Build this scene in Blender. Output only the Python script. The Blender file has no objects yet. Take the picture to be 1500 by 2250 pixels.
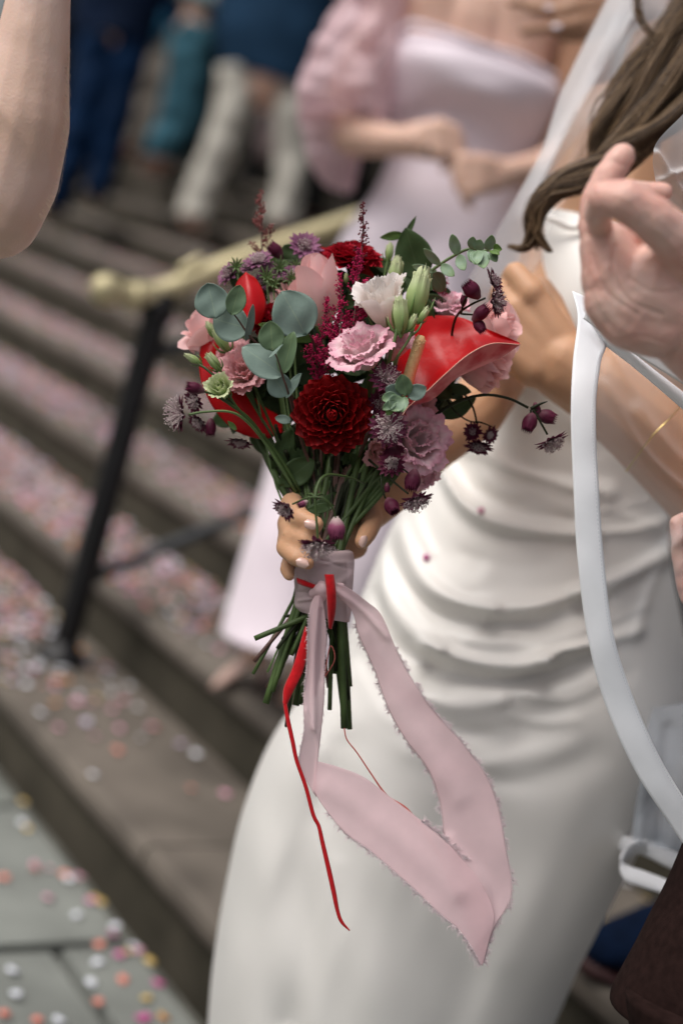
import bpy, math, random
import numpy as np
from mathutils import Vector, Matrix, noise

random.seed(7); np.random.seed(7)
SC = bpy.context.scene
COL = SC.collection
# ------------------------------------------------------------------ camera
F = 3125.0; CX, CY = 750.0, 1125.0
AX = np.array([0.78905746, -0.13866271, -0.59846551])    # up the stairs
AY = np.array([-0.54235006, 0.30030124, -0.78464997])    # along the steps
AU = np.array([0.28852163, 0.94371172, 0.1617512])       # world up, all three in camera axes
R3 = np.array([AX, AY, AU])
CAM = np.array([0.0, 0.0, 1.25])
cd = bpy.data.cameras.new('camera'); cam = bpy.data.objects.new('camera', cd); COL.objects.link(cam)
cam.matrix_world = Matrix.Translation(Vector(CAM)) @ Matrix(R3.tolist()).to_4x4()
cd.sensor_fit = 'VERTICAL'; cd.sensor_height = 36; cd.sensor_width = 24; cd.lens = 50
cd.clip_start = 0.05; cd.clip_end = 400
cd.dof.use_dof = True; cd.dof.focus_distance = 1.335; cd.dof.aperture_fstop = 1.75
SC.camera = cam
# ------------------------------------------------------------------ light
SUN_EL, SUN_AZ = math.radians(58), math.radians(166)     # azimuth measured from +X to +Y
w = bpy.data.worlds.new('World'); SC.world = w; w.use_nodes = True
nt = w.node_tree; bg = nt.nodes['Background']
sky = nt.nodes.new('ShaderNodeTexSky'); sky.sky_type = 'NISHITA'; sky.sun_disc = False
sky.sun_elevation = SUN_EL; sky.sun_rotation = math.pi/2 - SUN_AZ
sky.air_density = 1.0; sky.dust_density = 6.0; sky.ozone_density = 0.6
hs = nt.nodes.new('ShaderNodeHueSaturation'); hs.inputs['Saturation'].default_value = 0.5
nt.links.new(sky.outputs[0], hs.inputs['Color']); nt.links.new(hs.outputs[0], bg.inputs[0])
bg.inputs[1].default_value = 0.102
sl = bpy.data.lights.new('sun', 'SUN'); sl.energy = 1.7; sl.angle = math.radians(50); sl.color = (1, .975, .945)
so = bpy.data.objects.new('sun', sl); COL.objects.link(so)
sd = Vector((math.cos(SUN_EL)*math.cos(SUN_AZ), math.cos(SUN_EL)*math.sin(SUN_AZ), math.sin(SUN_EL)))
so.rotation_euler = sd.to_track_quat('Z', 'Y').to_euler(); so.location = (0, 0, 6)
SC.view_settings.view_transform = 'Standard'; SC.view_settings.look = 'None'
SC.view_settings.exposure = 0.38; SC.view_settings.gamma = 1; SC.view_settings.use_curve_mapping = False
SC.render.engine = 'CYCLES'
SC.cycles.use_denoising = True
SC.cycles.max_bounces = 8; SC.cycles.transparent_max_bounces = 24
SC.cycles.diffuse_bounces = 4; SC.cycles.glossy_bounces = 3
SC.cycles.sample_clamp_indirect = 6

# ------------------------------------------------------------------ helpers
def P(px, py, d):
    return CAM + R3 @ np.array([(px-CX)/F*d, -(py-CY)/F*d, -d])
def CDIR(x, y, z):
    v = R3 @ np.array([x, y, z], float); return v/np.linalg.norm(v)
def proj(v):
    c = (np.asarray(v)-CAM) @ R3
    d = -c[..., 2]
    return c[..., 0]/d*F+CX, -c[..., 1]/d*F+CY, d
def G(px, py, z):
    r = R3 @ np.array([(px-CX)/F, -(py-CY)/F, -1.0])
    return CAM + r*((z-CAM[2])/r[2])
BACK = CDIR(0, 0, 1); RIGHT = CDIR(1, 0, 0); UPC = CDIR(0, 1, 0)

def wl(o):
    v = np.zeros(3)
    while o is not None:
        v += np.array(o.location); o = o.parent
    return v
def tag(o, label=None, cat=None, group=None, kind=None):
    if label: o['label'] = label
    if cat: o['category'] = cat
    if group: o['group'] = group
    if kind: o['kind'] = kind
    return o
def empty(name, loc, label, cat, group=None):
    o = bpy.data.objects.new(name, None); COL.objects.link(o); o.location = Vector(loc)
    o.empty_display_size = .05
    return tag(o, label, cat, group)
def mesh(name, V, Fc, uv=None, smooth=True):
    me = bpy.data.meshes.new(name)
    me.from_pydata([tuple(map(float, v)) for v in V], [], [tuple(map(int, f)) for f in Fc])
    if uv is not None:
        l = me.uv_layers.new(name='UVMap')
        li = np.empty(len(me.loops), dtype=np.int32); me.loops.foreach_get('vertex_index', li)
        l.data.foreach_set('uv', np.asarray(uv, dtype=np.float32)[li].ravel())
    if smooth: me.polygons.foreach_set('use_smooth', [True]*len(me.polygons))
    me.update(); return me
def obj(name, V, Fc, m, parent=None, uv=None, smooth=True, thick=0):
    V = np.asarray(V, float)
    if parent is not None: V = V - wl(parent)
    me = mesh(name, V, Fc, uv, smooth)
    o = bpy.data.objects.new(name, me); COL.objects.link(o)
    if parent is not None: o.parent = parent
    me.materials.append(m)
    if thick:
        s = o.modifiers.new('t', 'SOLIDIFY'); s.thickness = thick; s.offset = 0
    return o
def inst(name, me, M, parent):
    o = bpy.data.objects.new(name, me); COL.objects.link(o); o.parent = parent
    o.matrix_basis = Matrix.Translation(-Vector(wl(parent))) @ M
    return o
class MB:
    def __init__(s): s.V = []; s.F = []; s.U = []; s.n = 0
    def add(s, V, Fc, U=None):
        V = np.asarray(V, float).reshape(-1, 3)
        s.V.append(V); s.F += [tuple(i+s.n for i in f) for f in Fc]
        s.U.append(np.zeros((len(V), 2)) if U is None else np.asarray(U, float)); s.n += len(V)
    def build(s, name, m, parent=None, smooth=True, thick=0):
        return obj(name, np.concatenate(s.V), s.F, m, parent, np.concatenate(s.U), smooth, thick)
def cat(pts, n):
    """Catmull-Rom through rows of any width, n samples"""
    p = np.asarray(pts, float); k = len(p)
    if k == 2:
        t = np.linspace(0, 1, n)[:, None]; return p[0]*(1-t)+p[1]*t
    q = np.vstack([2*p[0]-p[1], p, 2*p[-1]-p[-2]])
    out = []
    for t in np.linspace(0, k-1-1e-9, n):
        i = int(t); f = t-i
        a, b, c, d = q[i], q[i+1], q[i+2], q[i+3]
        out.append(.5*((2*b)+(-a+c)*f+(2*a-5*b+4*c-d)*f*f+(-a+3*b-3*c+d)*f**3))
    return np.array(out)
def gridf(nr, nc, closed=False):
    Fc = []
    for i in range(nr-1):
        for j in range(nc if closed else nc-1):
            k = (j+1) % nc
            Fc.append((i*nc+j, i*nc+k, (i+1)*nc+k, (i+1)*nc+j))
    return Fc
def guv(nr, nc):
    u, v = np.meshgrid(np.linspace(0, 1, nc), np.linspace(0, 1, nr)); return np.stack([u.ravel(), v.ravel()], 1)
def tube(pts, rad, seg=8, cap=True):
    p = np.asarray(pts, float); n = len(p)
    rad = np.broadcast_to(np.asarray(rad, float), (n,))
    T = np.gradient(p, axis=0); T /= np.linalg.norm(T, axis=1)[:, None]+1e-12
    ref = np.array([0.3, .2, .93]);
    if abs(T[0] @ ref) > .9: ref = np.array([.9, .1, 0])
    N = np.cross(T[0], ref); N /= np.linalg.norm(N)
    V = []
    for i in range(n):
        N = N - T[i]*(N@T[i]); N /= np.linalg.norm(N); Bn = np.cross(T[i], N)
        for k in range(seg):
            a = 2*math.pi*k/seg; V.append(p[i]+rad[i]*(math.cos(a)*N+math.sin(a)*Bn))
    Fc = gridf(n, seg, True)
    if cap:
        Fc.append(tuple(range(seg))[::-1]); Fc.append(tuple(range((n-1)*seg, n*seg)))
    return np.array(V), Fc
def ptube(pts, n, seg=8, scale=1.0):
    """pts rows (px, py, d, r_px)"""
    q = cat(pts, n)
    W = np.array([P(a[0], a[1], a[2]) for a in q]); r = q[:, 3]*q[:, 2]/F*scale
    return tube(W, np.maximum(r, 1e-4), seg)
def ico(c, r, sub=1):
    t = (1+5**.5)/2
    v = [(-1, t, 0), (1, t, 0), (-1, -t, 0), (1, -t, 0), (0, -1, t), (0, 1, t), (0, -1, -t), (0, 1, -t), (t, 0, -1), (t, 0, 1), (-t, 0, -1), (-t, 0, 1)]
    f = [(0, 11, 5), (0, 5, 1), (0, 1, 7), (0, 7, 10), (0, 10, 11), (1, 5, 9), (5, 11, 4), (11, 10, 2), (10, 7, 6), (7, 1, 8), (3, 9, 4), (3, 4, 2), (3, 2, 6), (3, 6, 8), (3, 8, 9), (4, 9, 5), (2, 4, 11), (6, 2, 10), (8, 6, 7), (9, 8, 1)]
    v = np.array(v, float); v /= np.linalg.norm(v[0]); return v*r+np.asarray(c), f
def octa(c, r):
    v = np.array([(1, 0, 0), (-1, 0, 0), (0, 1, 0), (0, -1, 0), (0, 0, 1), (0, 0, -1)], float)*r+np.asarray(c)
    return v, [(0, 2, 4), (2, 1, 4), (1, 3, 4), (3, 0, 4), (2, 0, 5), (1, 2, 5), (3, 1, 5), (0, 3, 5)]
def box(x0, x1, y0, y1, z0, z1, bev=0):
    v = [(x0, y0, z0), (x1, y0, z0), (x1, y1, z0), (x0, y1, z0), (x0, y0, z1), (x1, y0, z1), (x1, y1, z1), (x0, y1, z1)]
    f = [(0, 3, 2, 1), (4, 5, 6, 7), (0, 1, 5, 4), (1, 2, 6, 5), (2, 3, 7, 6), (3, 0, 4, 7)]
    return np.array(v, float), f
def frame(center, axis, roll=0.0, s=1.0):
    z = Vector(axis).normalized(); x = Vector(UPC).cross(z)
    if x.length < .1: x = Vector(RIGHT)
    x.normalize(); y = z.cross(x)
    M = Matrix((x, y, z)).transposed().to_4x4()
    return Matrix.Translation(Vector(center)) @ M @ Matrix.Rotation(roll, 4, 'Z') @ Matrix.Scale(s, 4)
def xf(M, V):
    A = np.array(M); return np.asarray(V) @ A[:3, :3].T + A[:3, 3]
def nz(v, s, o=0):
    return noise.noise(Vector((float(v[0])*s+o, float(v[1])*s-o, float(v[2])*s+2*o)))

# organic bodies: tapered capsules fused by a voxel remesh and smoothed into one continuous skin
def capsule(p0, r0, p1, r1, seg=14):
    p0 = np.asarray(p0, float); p1 = np.asarray(p1, float)
    ax = p1-p0; L = np.linalg.norm(ax)
    ax = ax/L if L > 1e-6 else np.array([0, 0, 1.])
    pts = []; rr = []
    for t in np.linspace(math.pi*.98, math.pi/2, 5): pts.append(p0+ax*r0*math.cos(t)); rr.append(r0*math.sin(t))
    for t in np.linspace(math.pi/2, math.pi*.02, 5): pts.append(p1+ax*r1*math.cos(t)); rr.append(r1*math.sin(t))
    pts = np.array(pts); ref = np.array([.31, .22, .92]) if abs(ax[2]) < .9 else np.array([1., 0, 0])
    N = np.cross(ax, ref); N /= np.linalg.norm(N); Bn = np.cross(ax, N)
    V = [p+r*(math.cos(a)*N+math.sin(a)*Bn) for p, r in zip(pts, rr) for a in [2*math.pi*k/seg for k in range(seg)]]
    Fc = gridf(len(pts), seg, True); Fc.append(tuple(range(seg))[::-1]); Fc.append(tuple(range((len(pts)-1)*seg, len(pts)*seg)))
    return np.array(V), Fc
def chain(L, pts):
    """rows (px,py,d,r_px) -> capsules"""
    W = [(P(a[0], a[1], a[2]), a[3]*a[2]/F) for a in pts]
    for (a, ra), (b, rb) in zip(W[:-1], W[1:]): L.append((a, ra, b, rb))
def organic(name, caps, voxel, it, m, parent):
    b = MB()
    for c in caps: b.add(*capsule(*c))
    V = np.concatenate(b.V); o = obj('tmp', V, b.F, m, None)
    r = o.modifiers.new('r', 'REMESH'); r.mode = 'VOXEL'; r.voxel_size = voxel; r.use_smooth_shade = True
    s = o.modifiers.new('s', 'SMOOTH'); s.factor = .5; s.iterations = it
    dg = bpy.context.evaluated_depsgraph_get(); dg.update()
    me = bpy.data.meshes.new_from_object(o.evaluated_get(dg)); bpy.data.objects.remove(o)
    n = len(me.vertices); co = np.empty(n*3); me.vertices.foreach_get('co', co); co = co.reshape(-1, 3)-wl(parent)
    me.vertices.foreach_set('co', co.ravel()); me.name = name; me.materials.clear(); me.materials.append(m)
    me.polygons.foreach_set('use_smooth', [True]*len(me.polygons)); me.update()
    q = bpy.data.objects.new(name, me); COL.objects.link(q); q.parent = parent
    return q

def pdist(X, Y, line):
    """distance of pixels to a polyline"""
    L = cat(line, 24)[:, :2]; best = np.full(X.shape, 1e9)
    for a, b in zip(L[:-1], L[1:]):
        ab = b-a; t = np.clip(((X-a[0])*ab[0]+(Y-a[1])*ab[1])/(ab@ab), 0, 1)
        best = np.minimum(best, np.hypot(X-a[0]-t*ab[0], Y-a[1]-t*ab[1]))
    return best
def loft(rings, nr=60, nc=64, creases=(), expo=2.0, nzamp=0, nzs=6, back=1.0):
    """rings rows (lx,ly,rx,ry,d,thick_m): closed elliptical body, creases (line, width_px, amp_m)"""
    q = cat(rings, nr); V = np.zeros((nr, nc, 3)); 
    for i, a in enumerate(q):
        l = P(a[0], a[1], a[4]); r = P(a[2], a[3], a[4]); c = (l+r)/2; h = (r-l)/2
        for j in range(nc):
            t = 2*math.pi*j/nc; ct, st = math.cos(t), math.sin(t)
            ct = math.copysign(abs(ct)**(2/expo), ct); st = math.copysign(abs(st)**(2/expo), st)
            V[i, j] = c+h*ct+BACK*a[5]*st*(back if st < 0 else 1)
    X, Y, D = proj(V)
    front = np.clip(np.sin(2*np.pi*np.arange(nc)/nc)*2.5, 0, 1)[None, :]
    for line, wd, amp in creases:
        g = np.exp(-(pdist(X, Y, line)/(wd*(1+.35*np.sin(X*.017+Y*.011+wd))))**2)*amp*(1+.3*np.sin(X*.023-Y*.019+wd*2))*front
        V += g[..., None]*BACK
    if nzamp:
        for i in range(nr):
            for j in range(nc): V[i, j] += BACK*nzamp*nz(V[i, j], nzs)+RIGHT*nzamp*.5*nz(V[i, j], nzs, 7)
    Fc = gridf(nr, nc, True); Fc.append(tuple(range(nc))[::-1]); Fc.append(tuple(range((nr-1)*nc, nr*nc)))
    return V.reshape(-1, 3), Fc, guv(nr, nc)
def sheet(edgeA, edgeB, nr=60, nc=20, bulge=0, nzamp=0, nzs=8, creases=()):
    """rows (px,py,d)"""
    a = cat(edgeA, nr); b = cat(edgeB, nr); V = np.zeros((nr, nc, 3))
    for i in range(nr):
        pa, pb = P(*a[i]), P(*b[i])
        for j in range(nc):
            t = j/(nc-1); v = pa*(1-t)+pb*t+BACK*bulge*math.sin(math.pi*t)
            if nzamp: v = v+BACK*nzamp*nz(v, nzs)
            V[i, j] = v
    if creases:
        X, Y, D = proj(V)
        for line, wd, amp in creases: V += (np.exp(-(pdist(X, Y, line)/wd)**2)*amp)[..., None]*BACK
    return V.reshape(-1, 3), gridf(nr, nc), guv(nr, nc)

# ------------------------------------------------------------------ materials
def mat(name, col, rough=.6, var=.0, scale=40, col2=None, bump=0, bscale=200, sheen=0, spec=.5, sss=0, sssc=None, transl=0, alpha=1, metal=0, coat=0, detail=4):
    m = bpy.data.materials.new(name); m.use_nodes = True; n = m.node_tree; b = n.nodes['Principled BSDF']
    L = n.links.new
    b.inputs['Roughness'].default_value = rough; b.inputs['Metallic'].default_value = metal
    b.inputs['Specular IOR Level'].default_value = spec
    b.inputs['Base Color'].default_value = (*col, 1)
    if coat: b.inputs['Coat Weight'].default_value = coat; b.inputs['Coat Roughness'].default_value = .15
    if sheen: b.inputs['Sheen Weight'].default_value = sheen; b.inputs['Sheen Roughness'].default_value = .5
    if sss:
        b.inputs['Subsurface Weight'].default_value = sss; b.inputs['Subsurface Radius'].default_value = sssc or (1, .4, .2)
        b.inputs['Subsurface Scale'].default_value = .006
    tc = n.nodes.new('ShaderNodeTexCoord')
    m['nodes_tc'] = tc.name
    if var or col2:
        t = n.nodes.new('ShaderNodeTexNoise'); t.inputs['Scale'].default_value = scale; t.inputs['Detail'].default_value = detail
        L(tc.outputs['Object'], t.inputs['Vector'])
        r = n.nodes.new('ShaderNodeValToRGB'); r.color_ramp.elements[0].position = .32; r.color_ramp.elements[1].position = .68
        c2 = col2 or tuple(min(1, c*(1+var)) for c in col); c1 = col if col2 else tuple(c*(1-var) for c in col)
        r.color_ramp.elements[0].color = (*c1, 1); r.color_ramp.elements[1].color = (*c2, 1)
        L(t.outputs['Fac'], r.inputs['Fac']); L(r.outputs['Color'], b.inputs['Base Color'])
    if bump:
        t2 = n.nodes.new('ShaderNodeTexNoise'); t2.inputs['Scale'].default_value = bscale; t2.inputs['Detail'].default_value = 3
        L(tc.outputs['Object'], t2.inputs['Vector'])
        bp = n.nodes.new('ShaderNodeBump'); bp.inputs['Strength'].default_value = bump; bp.inputs['Distance'].default_value = .002
        L(t2.outputs['Fac'], bp.inputs['Height']); L(bp.outputs['Normal'], b.inputs['Normal'])
    out = n.nodes['Material Output']; sh = b.outputs[0]
    if transl:
        tr = n.nodes.new('ShaderNodeBsdfTranslucent'); tr.inputs['Color'].default_value = (*[min(1, c*1.3) for c in col], 1)
        if b.inputs['Base Color'].is_linked: L(b.inputs['Base Color'].links[0].from_socket, tr.inputs['Color'])
        mx = n.nodes.new('ShaderNodeMixShader'); mx.inputs[0].default_value = transl; mx.name = 'translmix'
        L(sh, mx.inputs[1]); L(tr.outputs[0], mx.inputs[2]); sh = mx.outputs[0]; tr.name = 'transl'
    if alpha < 1:
        tp = n.nodes.new('ShaderNodeBsdfTransparent'); mx = n.nodes.new('ShaderNodeMixShader'); mx.inputs[0].default_value = alpha
        L(tp.outputs[0], mx.inputs[1]); L(sh, mx.inputs[2]); sh = mx.outputs[0]
    L(sh, out.inputs['Surface'])
    return m
def uvramp(m, stops, axis='v', veins=None, mixn=.25, back=None):
    """colour along a petal or leaf by its own UV; veins=(colour, strength)"""
    n = m.node_tree; b = n.nodes['Principled BSDF']; L = n.links.new
    tc = n.nodes[m['nodes_tc']]; sp = n.nodes.new('ShaderNodeSeparateXYZ'); L(tc.outputs['UV'], sp.inputs[0])
    t = n.nodes.new('ShaderNodeTexNoise'); t.inputs['Scale'].default_value = 90; L(tc.outputs['Object'], t.inputs['Vector'])
    ad = n.nodes.new('ShaderNodeMath'); ad.operation = 'MULTIPLY_ADD'; ad.inputs[1].default_value = mixn; L(t.outputs['Fac'], ad.inputs[0])
    L(sp.outputs['Y' if axis == 'v' else 'X'], ad.inputs[2])
    su = n.nodes.new('ShaderNodeMath'); su.operation = 'SUBTRACT'; su.inputs[1].default_value = mixn/2; L(ad.outputs[0], su.inputs[0])
    r = n.nodes.new('ShaderNodeValToRGB'); e = r.color_ramp.elements
    while len(e) < len(stops): e.new(.5)
    for k, (p, c) in enumerate(stops): e[k].position = p; e[k].color = (*c, 1)
    L(su.outputs[0], r.inputs['Fac']); o = r.outputs['Color']
    if veins:
        # midrib and side veins from uv: |u-.5| thin line plus slanted wave
        a = n.nodes.new('ShaderNodeMath'); a.operation = 'SUBTRACT'; a.inputs[1].default_value = .5; L(sp.outputs['X'], a.inputs[0])
        ab = n.nodes.new('ShaderNodeMath'); ab.operation = 'ABSOLUTE'; L(a.outputs[0], ab.inputs[0])
        l1 = n.nodes.new('ShaderNodeMath'); l1.operation = 'LESS_THAN'; l1.inputs[1].default_value = .014; L(ab.outputs[0], l1.inputs[0])
        s1 = n.nodes.new('ShaderNodeMath'); s1.operation = 'MULTIPLY_ADD'; s1.inputs[1].default_value = -.9; L(ab.outputs[0], s1.inputs[0]); L(sp.outputs['Y'], s1.inputs[2])
        s2 = n.nodes.new('ShaderNodeMath'); s2.operation = 'MULTIPLY'; s2.inputs[1].default_value = 62; L(s1.outputs[0], s2.inputs[0])
        s3 = n.nodes.new('ShaderNodeMath'); s3.operation = 'SINE'; L(s2.outputs[0], s3.inputs[0])
        s4 = n.nodes.new('ShaderNodeMath'); s4.operation = 'POWER'; s4.inputs[1].default_value = 8; 
        s5 = n.nodes.new('ShaderNodeMath'); s5.operation = 'MAXIMUM'; s5.inputs[1].default_value = 0; L(s3.outputs[0], s5.inputs[0]); L(s5.outputs[0], s4.inputs[0])
        s6 = n.nodes.new('ShaderNodeMath'); s6.operation = 'MULTIPLY_ADD'; s6.inputs[1].default_value = .28; L(s4.outputs[0], s6.inputs[0]); L(l1.outputs[0], s6.inputs[2])
        s7 = n.nodes.new('ShaderNodeMath'); s7.operation = 'MULTIPLY'; s7.use_clamp = True; s7.inputs[1].default_value = veins[1]; L(s6.outputs[0], s7.inputs[0])
        mx = n.nodes.new('ShaderNodeMix'); mx.data_type = 'RGBA'; L(s7.outputs[0], mx.inputs[0]); L(o, mx.inputs[6]); mx.inputs[7].default_value = (*veins[0], 1)
        o = mx.outputs[2]
    if back:
        g = n.nodes.new('ShaderNodeNewGeometry'); mx = n.nodes.new('ShaderNodeMix'); mx.data_type = 'RGBA'
        t3 = n.nodes.new('ShaderNodeTexNoise'); t3.inputs['Scale'].default_value = 60; t3.inputs['Detail'].default_value = 6; L(tc.outputs['Object'], t3.inputs['Vector'])
        rr = n.nodes.new('ShaderNodeValToRGB'); rr.color_ramp.elements[0].position = .4; rr.color_ramp.elements[1].position = .6
        rr.color_ramp.elements[0].color = (*back[0], 1); rr.color_ramp.elements[1].color = (*back[1], 1); L(t3.outputs['Fac'], rr.inputs['Fac'])
        L(g.outputs['Backfacing'], mx.inputs[0]); L(o, mx.inputs[6]); L(rr.outputs[0], mx.inputs[7]); o = mx.outputs[2]
    L(o, b.inputs['Base Color'])
    if 'transl' in n.nodes: L(o, n.nodes['transl'].inputs['Color'])
    return m

M = {}
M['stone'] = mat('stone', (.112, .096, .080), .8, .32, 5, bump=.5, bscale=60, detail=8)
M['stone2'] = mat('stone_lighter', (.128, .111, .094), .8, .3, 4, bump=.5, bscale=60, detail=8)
M['riser'] = mat('riser_dirt_and_shade', (.034, .031, .023), .9, 0, 6, col2=(.066, .058, .044), bump=.5, bscale=50, detail=8)  # dirt plus the shade on the risers, both put into this darker colour
M['pave'] = mat('paving', (.165, .175, .158), .85, .2, 7, bump=.4, bscale=80, detail=8)
M['pave2'] = mat('paving_b', (.185, .195, .178), .85, .18, 6, bump=.4, bscale=80, detail=8)
M['soil'] = mat('joint', (.10, .10, .088), .95, .3, 20)
M['iron'] = mat('black_iron', (.008, .008, .009), .45, .3, 30)
M['iron2'] = mat('grey_iron', (.045, .05, .055), .5, .3, 30)
M['brass'] = mat('brass', (.48, .42, .25), .48, .15, 14, metal=.45)
M['wall'] = mat('dark_wall', (.03, .027, .024), .9, .3, 3, bump=.3, bscale=20)
M['door'] = mat('dark_door', (.012, .011, .012), .6, .3, 3)
M['satin'] = mat('satin', (.82, .795, .755), .40, .02, 3, sheen=.15, spec=.55, bump=.04, bscale=500)
M['ribbon_satin'] = mat('white_satin_ribbon', (.84, .85, .88), .34, .03, 30, spec=.5)
M['stitch'] = mat('stitch', (.62, .64, .68), .7)
M['tulle_back'] = mat('tulle_back', (.80, .81, .84), .8, 0, alpha=.42)
M['tulle'] = mat('tulle', (.86, .87, .90), .8, 0, alpha=.22)
M['tulle2'] = mat('tulle_folded', (.86, .86, .88), .8, 0, alpha=.40)
M['lilac'] = mat('lilac_crepe', (.72, .63, .69), .55, .03, 8, sheen=.3)
M['sleeve'] = mat('pink_chiffon', (.82, .63, .67), .7, .06, 30, sheen=.2, transl=.4, alpha=.72)
M['skin_bride'] = mat('tan_skin', (.50, .275, .155), .5, 0, 14, col2=(.56, .32, .19), sss=.25, bump=.15, bscale=350)
M['skin_dark'] = mat('brown_skin', (.34, .19, .12), .5, .08, 14, sss=.2, bump=.1, bscale=350)
M['skin_pale'] = mat('pale_skin', (.64, .43, .33), .5, 0, 16, col2=(.70, .50, .42), sss=.25, bump=.18, bscale=380)
M['skin_pink'] = mat('pink_skin', (.68, .46, .39), .48, 0, 30, col2=(.64, .35, .29), sss=.3, bump=.15, bscale=350)
M['skin_maid'] = mat('warm_skin', (.62, .40, .31), .5, .06, 20, sss=.2)
M['nail'] = mat('nail', (.72, .47, .40), .15, spec=.7, coat=.6)
M['nail2'] = mat('lilac_nail', (.75, .65, .72), .2, spec=.6)
M['hair'] = mat('brown_hair', (.055, .030, .014), .42, spec=.35)
M['gold'] = mat('gold', (.75, .55, .2), .3, metal=1)
M['suit'] = mat('brown_wool', (.016, .0085, .0075), 1.0, .25, 120, bump=.3, bscale=900, spec=.05)
M['navy'] = mat('navy_cloth', (.005, .012, .032), .85, .3, 6, sheen=.1)
M['navy2'] = mat('blue_navy_cloth', (.014, .040, .08), .85, .25, 6)
M['blue'] = mat('strong_blue_cloth', (.003, .015, .045), .8, .3, 6)
M['teal'] = mat('teal_denim', (.04, .115, .155), .85, .4, 7)
M['teal_shirt'] = mat('teal_shirt', (.15, .30, .34), .8, .15, 10)
M['beige'] = mat('beige_cloth', (.20, .175, .15), .9, .15, 7)
M['offwhite'] = mat('offwhite_trousers', (.44, .42, .37), .85, .1, 6)
M['paleblue'] = mat('pale_blue_dress', (.48, .53, .56), .7, .1, 6)
M['shoe_nude'] = mat('nude_leather', (.50, .34, .29), .4, .05, 20)
M['shoe_brown'] = mat('brown_leather', (.09, .035, .02), .4, .2, 20)
M['shoe_navy'] = mat('navy_suede', (.002, .007, .022), .95, .3, 30, spec=.1)
M['black'] = mat('black_leather', (.01, .01, .01), .5)
M['ribbon'] = mat('pink_chiffon_ribbon', (.86, .665, .69), .75, .025, 60, bump=.1, bscale=1400, sheen=.15, transl=.4, alpha=.72)
M['fray'] = mat('frayed_thread', (.88, .74, .76), .8, transl=.3)
M['red_velvet'] = mat('red_velvet', (.42, .004, .008), .8, .15, 200, sheen=.25)
M['red_thread'] = mat('red_thread', (.50, .12, .10), .8)
M['stem'] = mat('stem_green', (.048, .080, .022), .5, .3, 30)
M['stem_light'] = mat('stem_pale_green', (.10, .16, .05), .5, .25, 40)
M['stem_brown'] = mat('stem_brown', (.08, .035, .025), .6, .25, 40)
M['stem_dark'] = mat('stem_dark', (.018, .022, .010), .55, .3, 40)
M['cut'] = mat('cut_stem', (.22, .28, .12), .7)
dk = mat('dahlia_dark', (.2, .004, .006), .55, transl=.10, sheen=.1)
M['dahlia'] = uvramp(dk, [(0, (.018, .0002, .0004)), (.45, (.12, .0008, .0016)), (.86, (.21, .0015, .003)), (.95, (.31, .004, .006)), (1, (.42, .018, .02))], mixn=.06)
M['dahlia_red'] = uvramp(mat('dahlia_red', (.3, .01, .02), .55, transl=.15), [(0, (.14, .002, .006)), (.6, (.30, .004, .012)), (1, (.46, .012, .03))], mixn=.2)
M['rose'] = uvramp(mat('rose_pink', (.8, .5, .48), .55, transl=.32, sss=.1, sheen=.15), [(0, (.88, .70, .60)), (.5, (.92, .65, .62)), (1, (.92, .58, .57))], mixn=.2)
M['lis_white'] = uvramp(mat('lisianthus_white', (.8, .7, .65), .55, transl=.25, sheen=.1), [(0, (.70, .70, .50)), (.35, (.84, .73, .65)), (1, (.87, .82, .79))], mixn=.15)
M['lis_pink'] = uvramp(mat('lisianthus_pink', (.8, .5, .55), .55, transl=.25, sheen=.1), [(0, (.78, .66, .58)), (.35, (.84, .70, .69)), (.85, (.84, .60, .64)), (1, (.78, .40, .50))], mixn=.25)
M['lis_dusty'] = uvramp(mat('lisianthus_dusty', (.7, .4, .4), .6, transl=.25), [(0, (.66, .52, .42)), (.5, (.82, .52, .49)), (1, (.80, .42, .45))], mixn=.3)
M['bud'] = uvramp(mat('bud_green', (.4, .5, .2), .55, transl=.25), [(0, (.26, .38, .12)), (.55, (.42, .54, .22)), (1, (.66, .70, .44))], mixn=.3)
M['calyx'] = mat('calyx', (.13, .22, .06), .5, .2, 50)
M['spathe'] = uvramp(mat('anthurium_red', (.55, .01, .02), .30, transl=.06, spec=.25, coat=0, bump=.15, bscale=110), [(0, (.36, .0015, .003)), (.5, (.52, .003, .005)), (1, (.44, .002, .005))], mixn=.5, back=((.60, .14, .14), (.48, .04, .05)))
M['spathe_b'] = uvramp(mat('anthurium_red_b', (.5, .01, .02), .32, transl=.1, spec=.25, bump=.2, bscale=70), [(0, (.42, .003, .005)), (1, (.52, .006, .010))], mixn=.5, back=((.45, .01, .02), (.55, .03, .04)))
M['spadix'] = mat('spadix', (.72, .44, .20), .5, 0, 300, col2=(.80, .55, .28), sss=.1)
eg = (.30, .36, .29)
M['euc'] = uvramp(mat('eucalyptus_blue', (.2, .3, .25), .6, transl=.12, bump=.12, bscale=300), [(0, (.19, .265, .225)), (.5, (.225, .305, .265)), (1, (.20, .28, .235))], veins=((.30, .38, .28), .55), mixn=.5)
M['euc_g'] = uvramp(mat('eucalyptus_green', (.15, .22, .1), .6, transl=.15, bump=.12, bscale=300), [(0, (.125, .20, .105)), (.5, (.14, .215, .12)), (1, (.13, .20, .10))], veins=((.26, .33, .16), .6), mixn=.5)
M['euc_y'] = uvramp(mat('eucalyptus_young', (.3, .4, .3), .6, transl=.2), [(0, (.24, .36, .20)), (.5, (.27, .38, .27)), (1, (.22, .34, .16))], veins=((.38, .46, .30), .5), mixn=.5)
M['leaf'] = uvramp(mat('dark_leaf', (.04, .08, .03), .5, transl=.15), [(0, (.04, .07, .022)), (.5, (.05, .085, .03)), (1, (.045, .08, .025))], veins=((.09, .13, .06), .5), mixn=.5)
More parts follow.
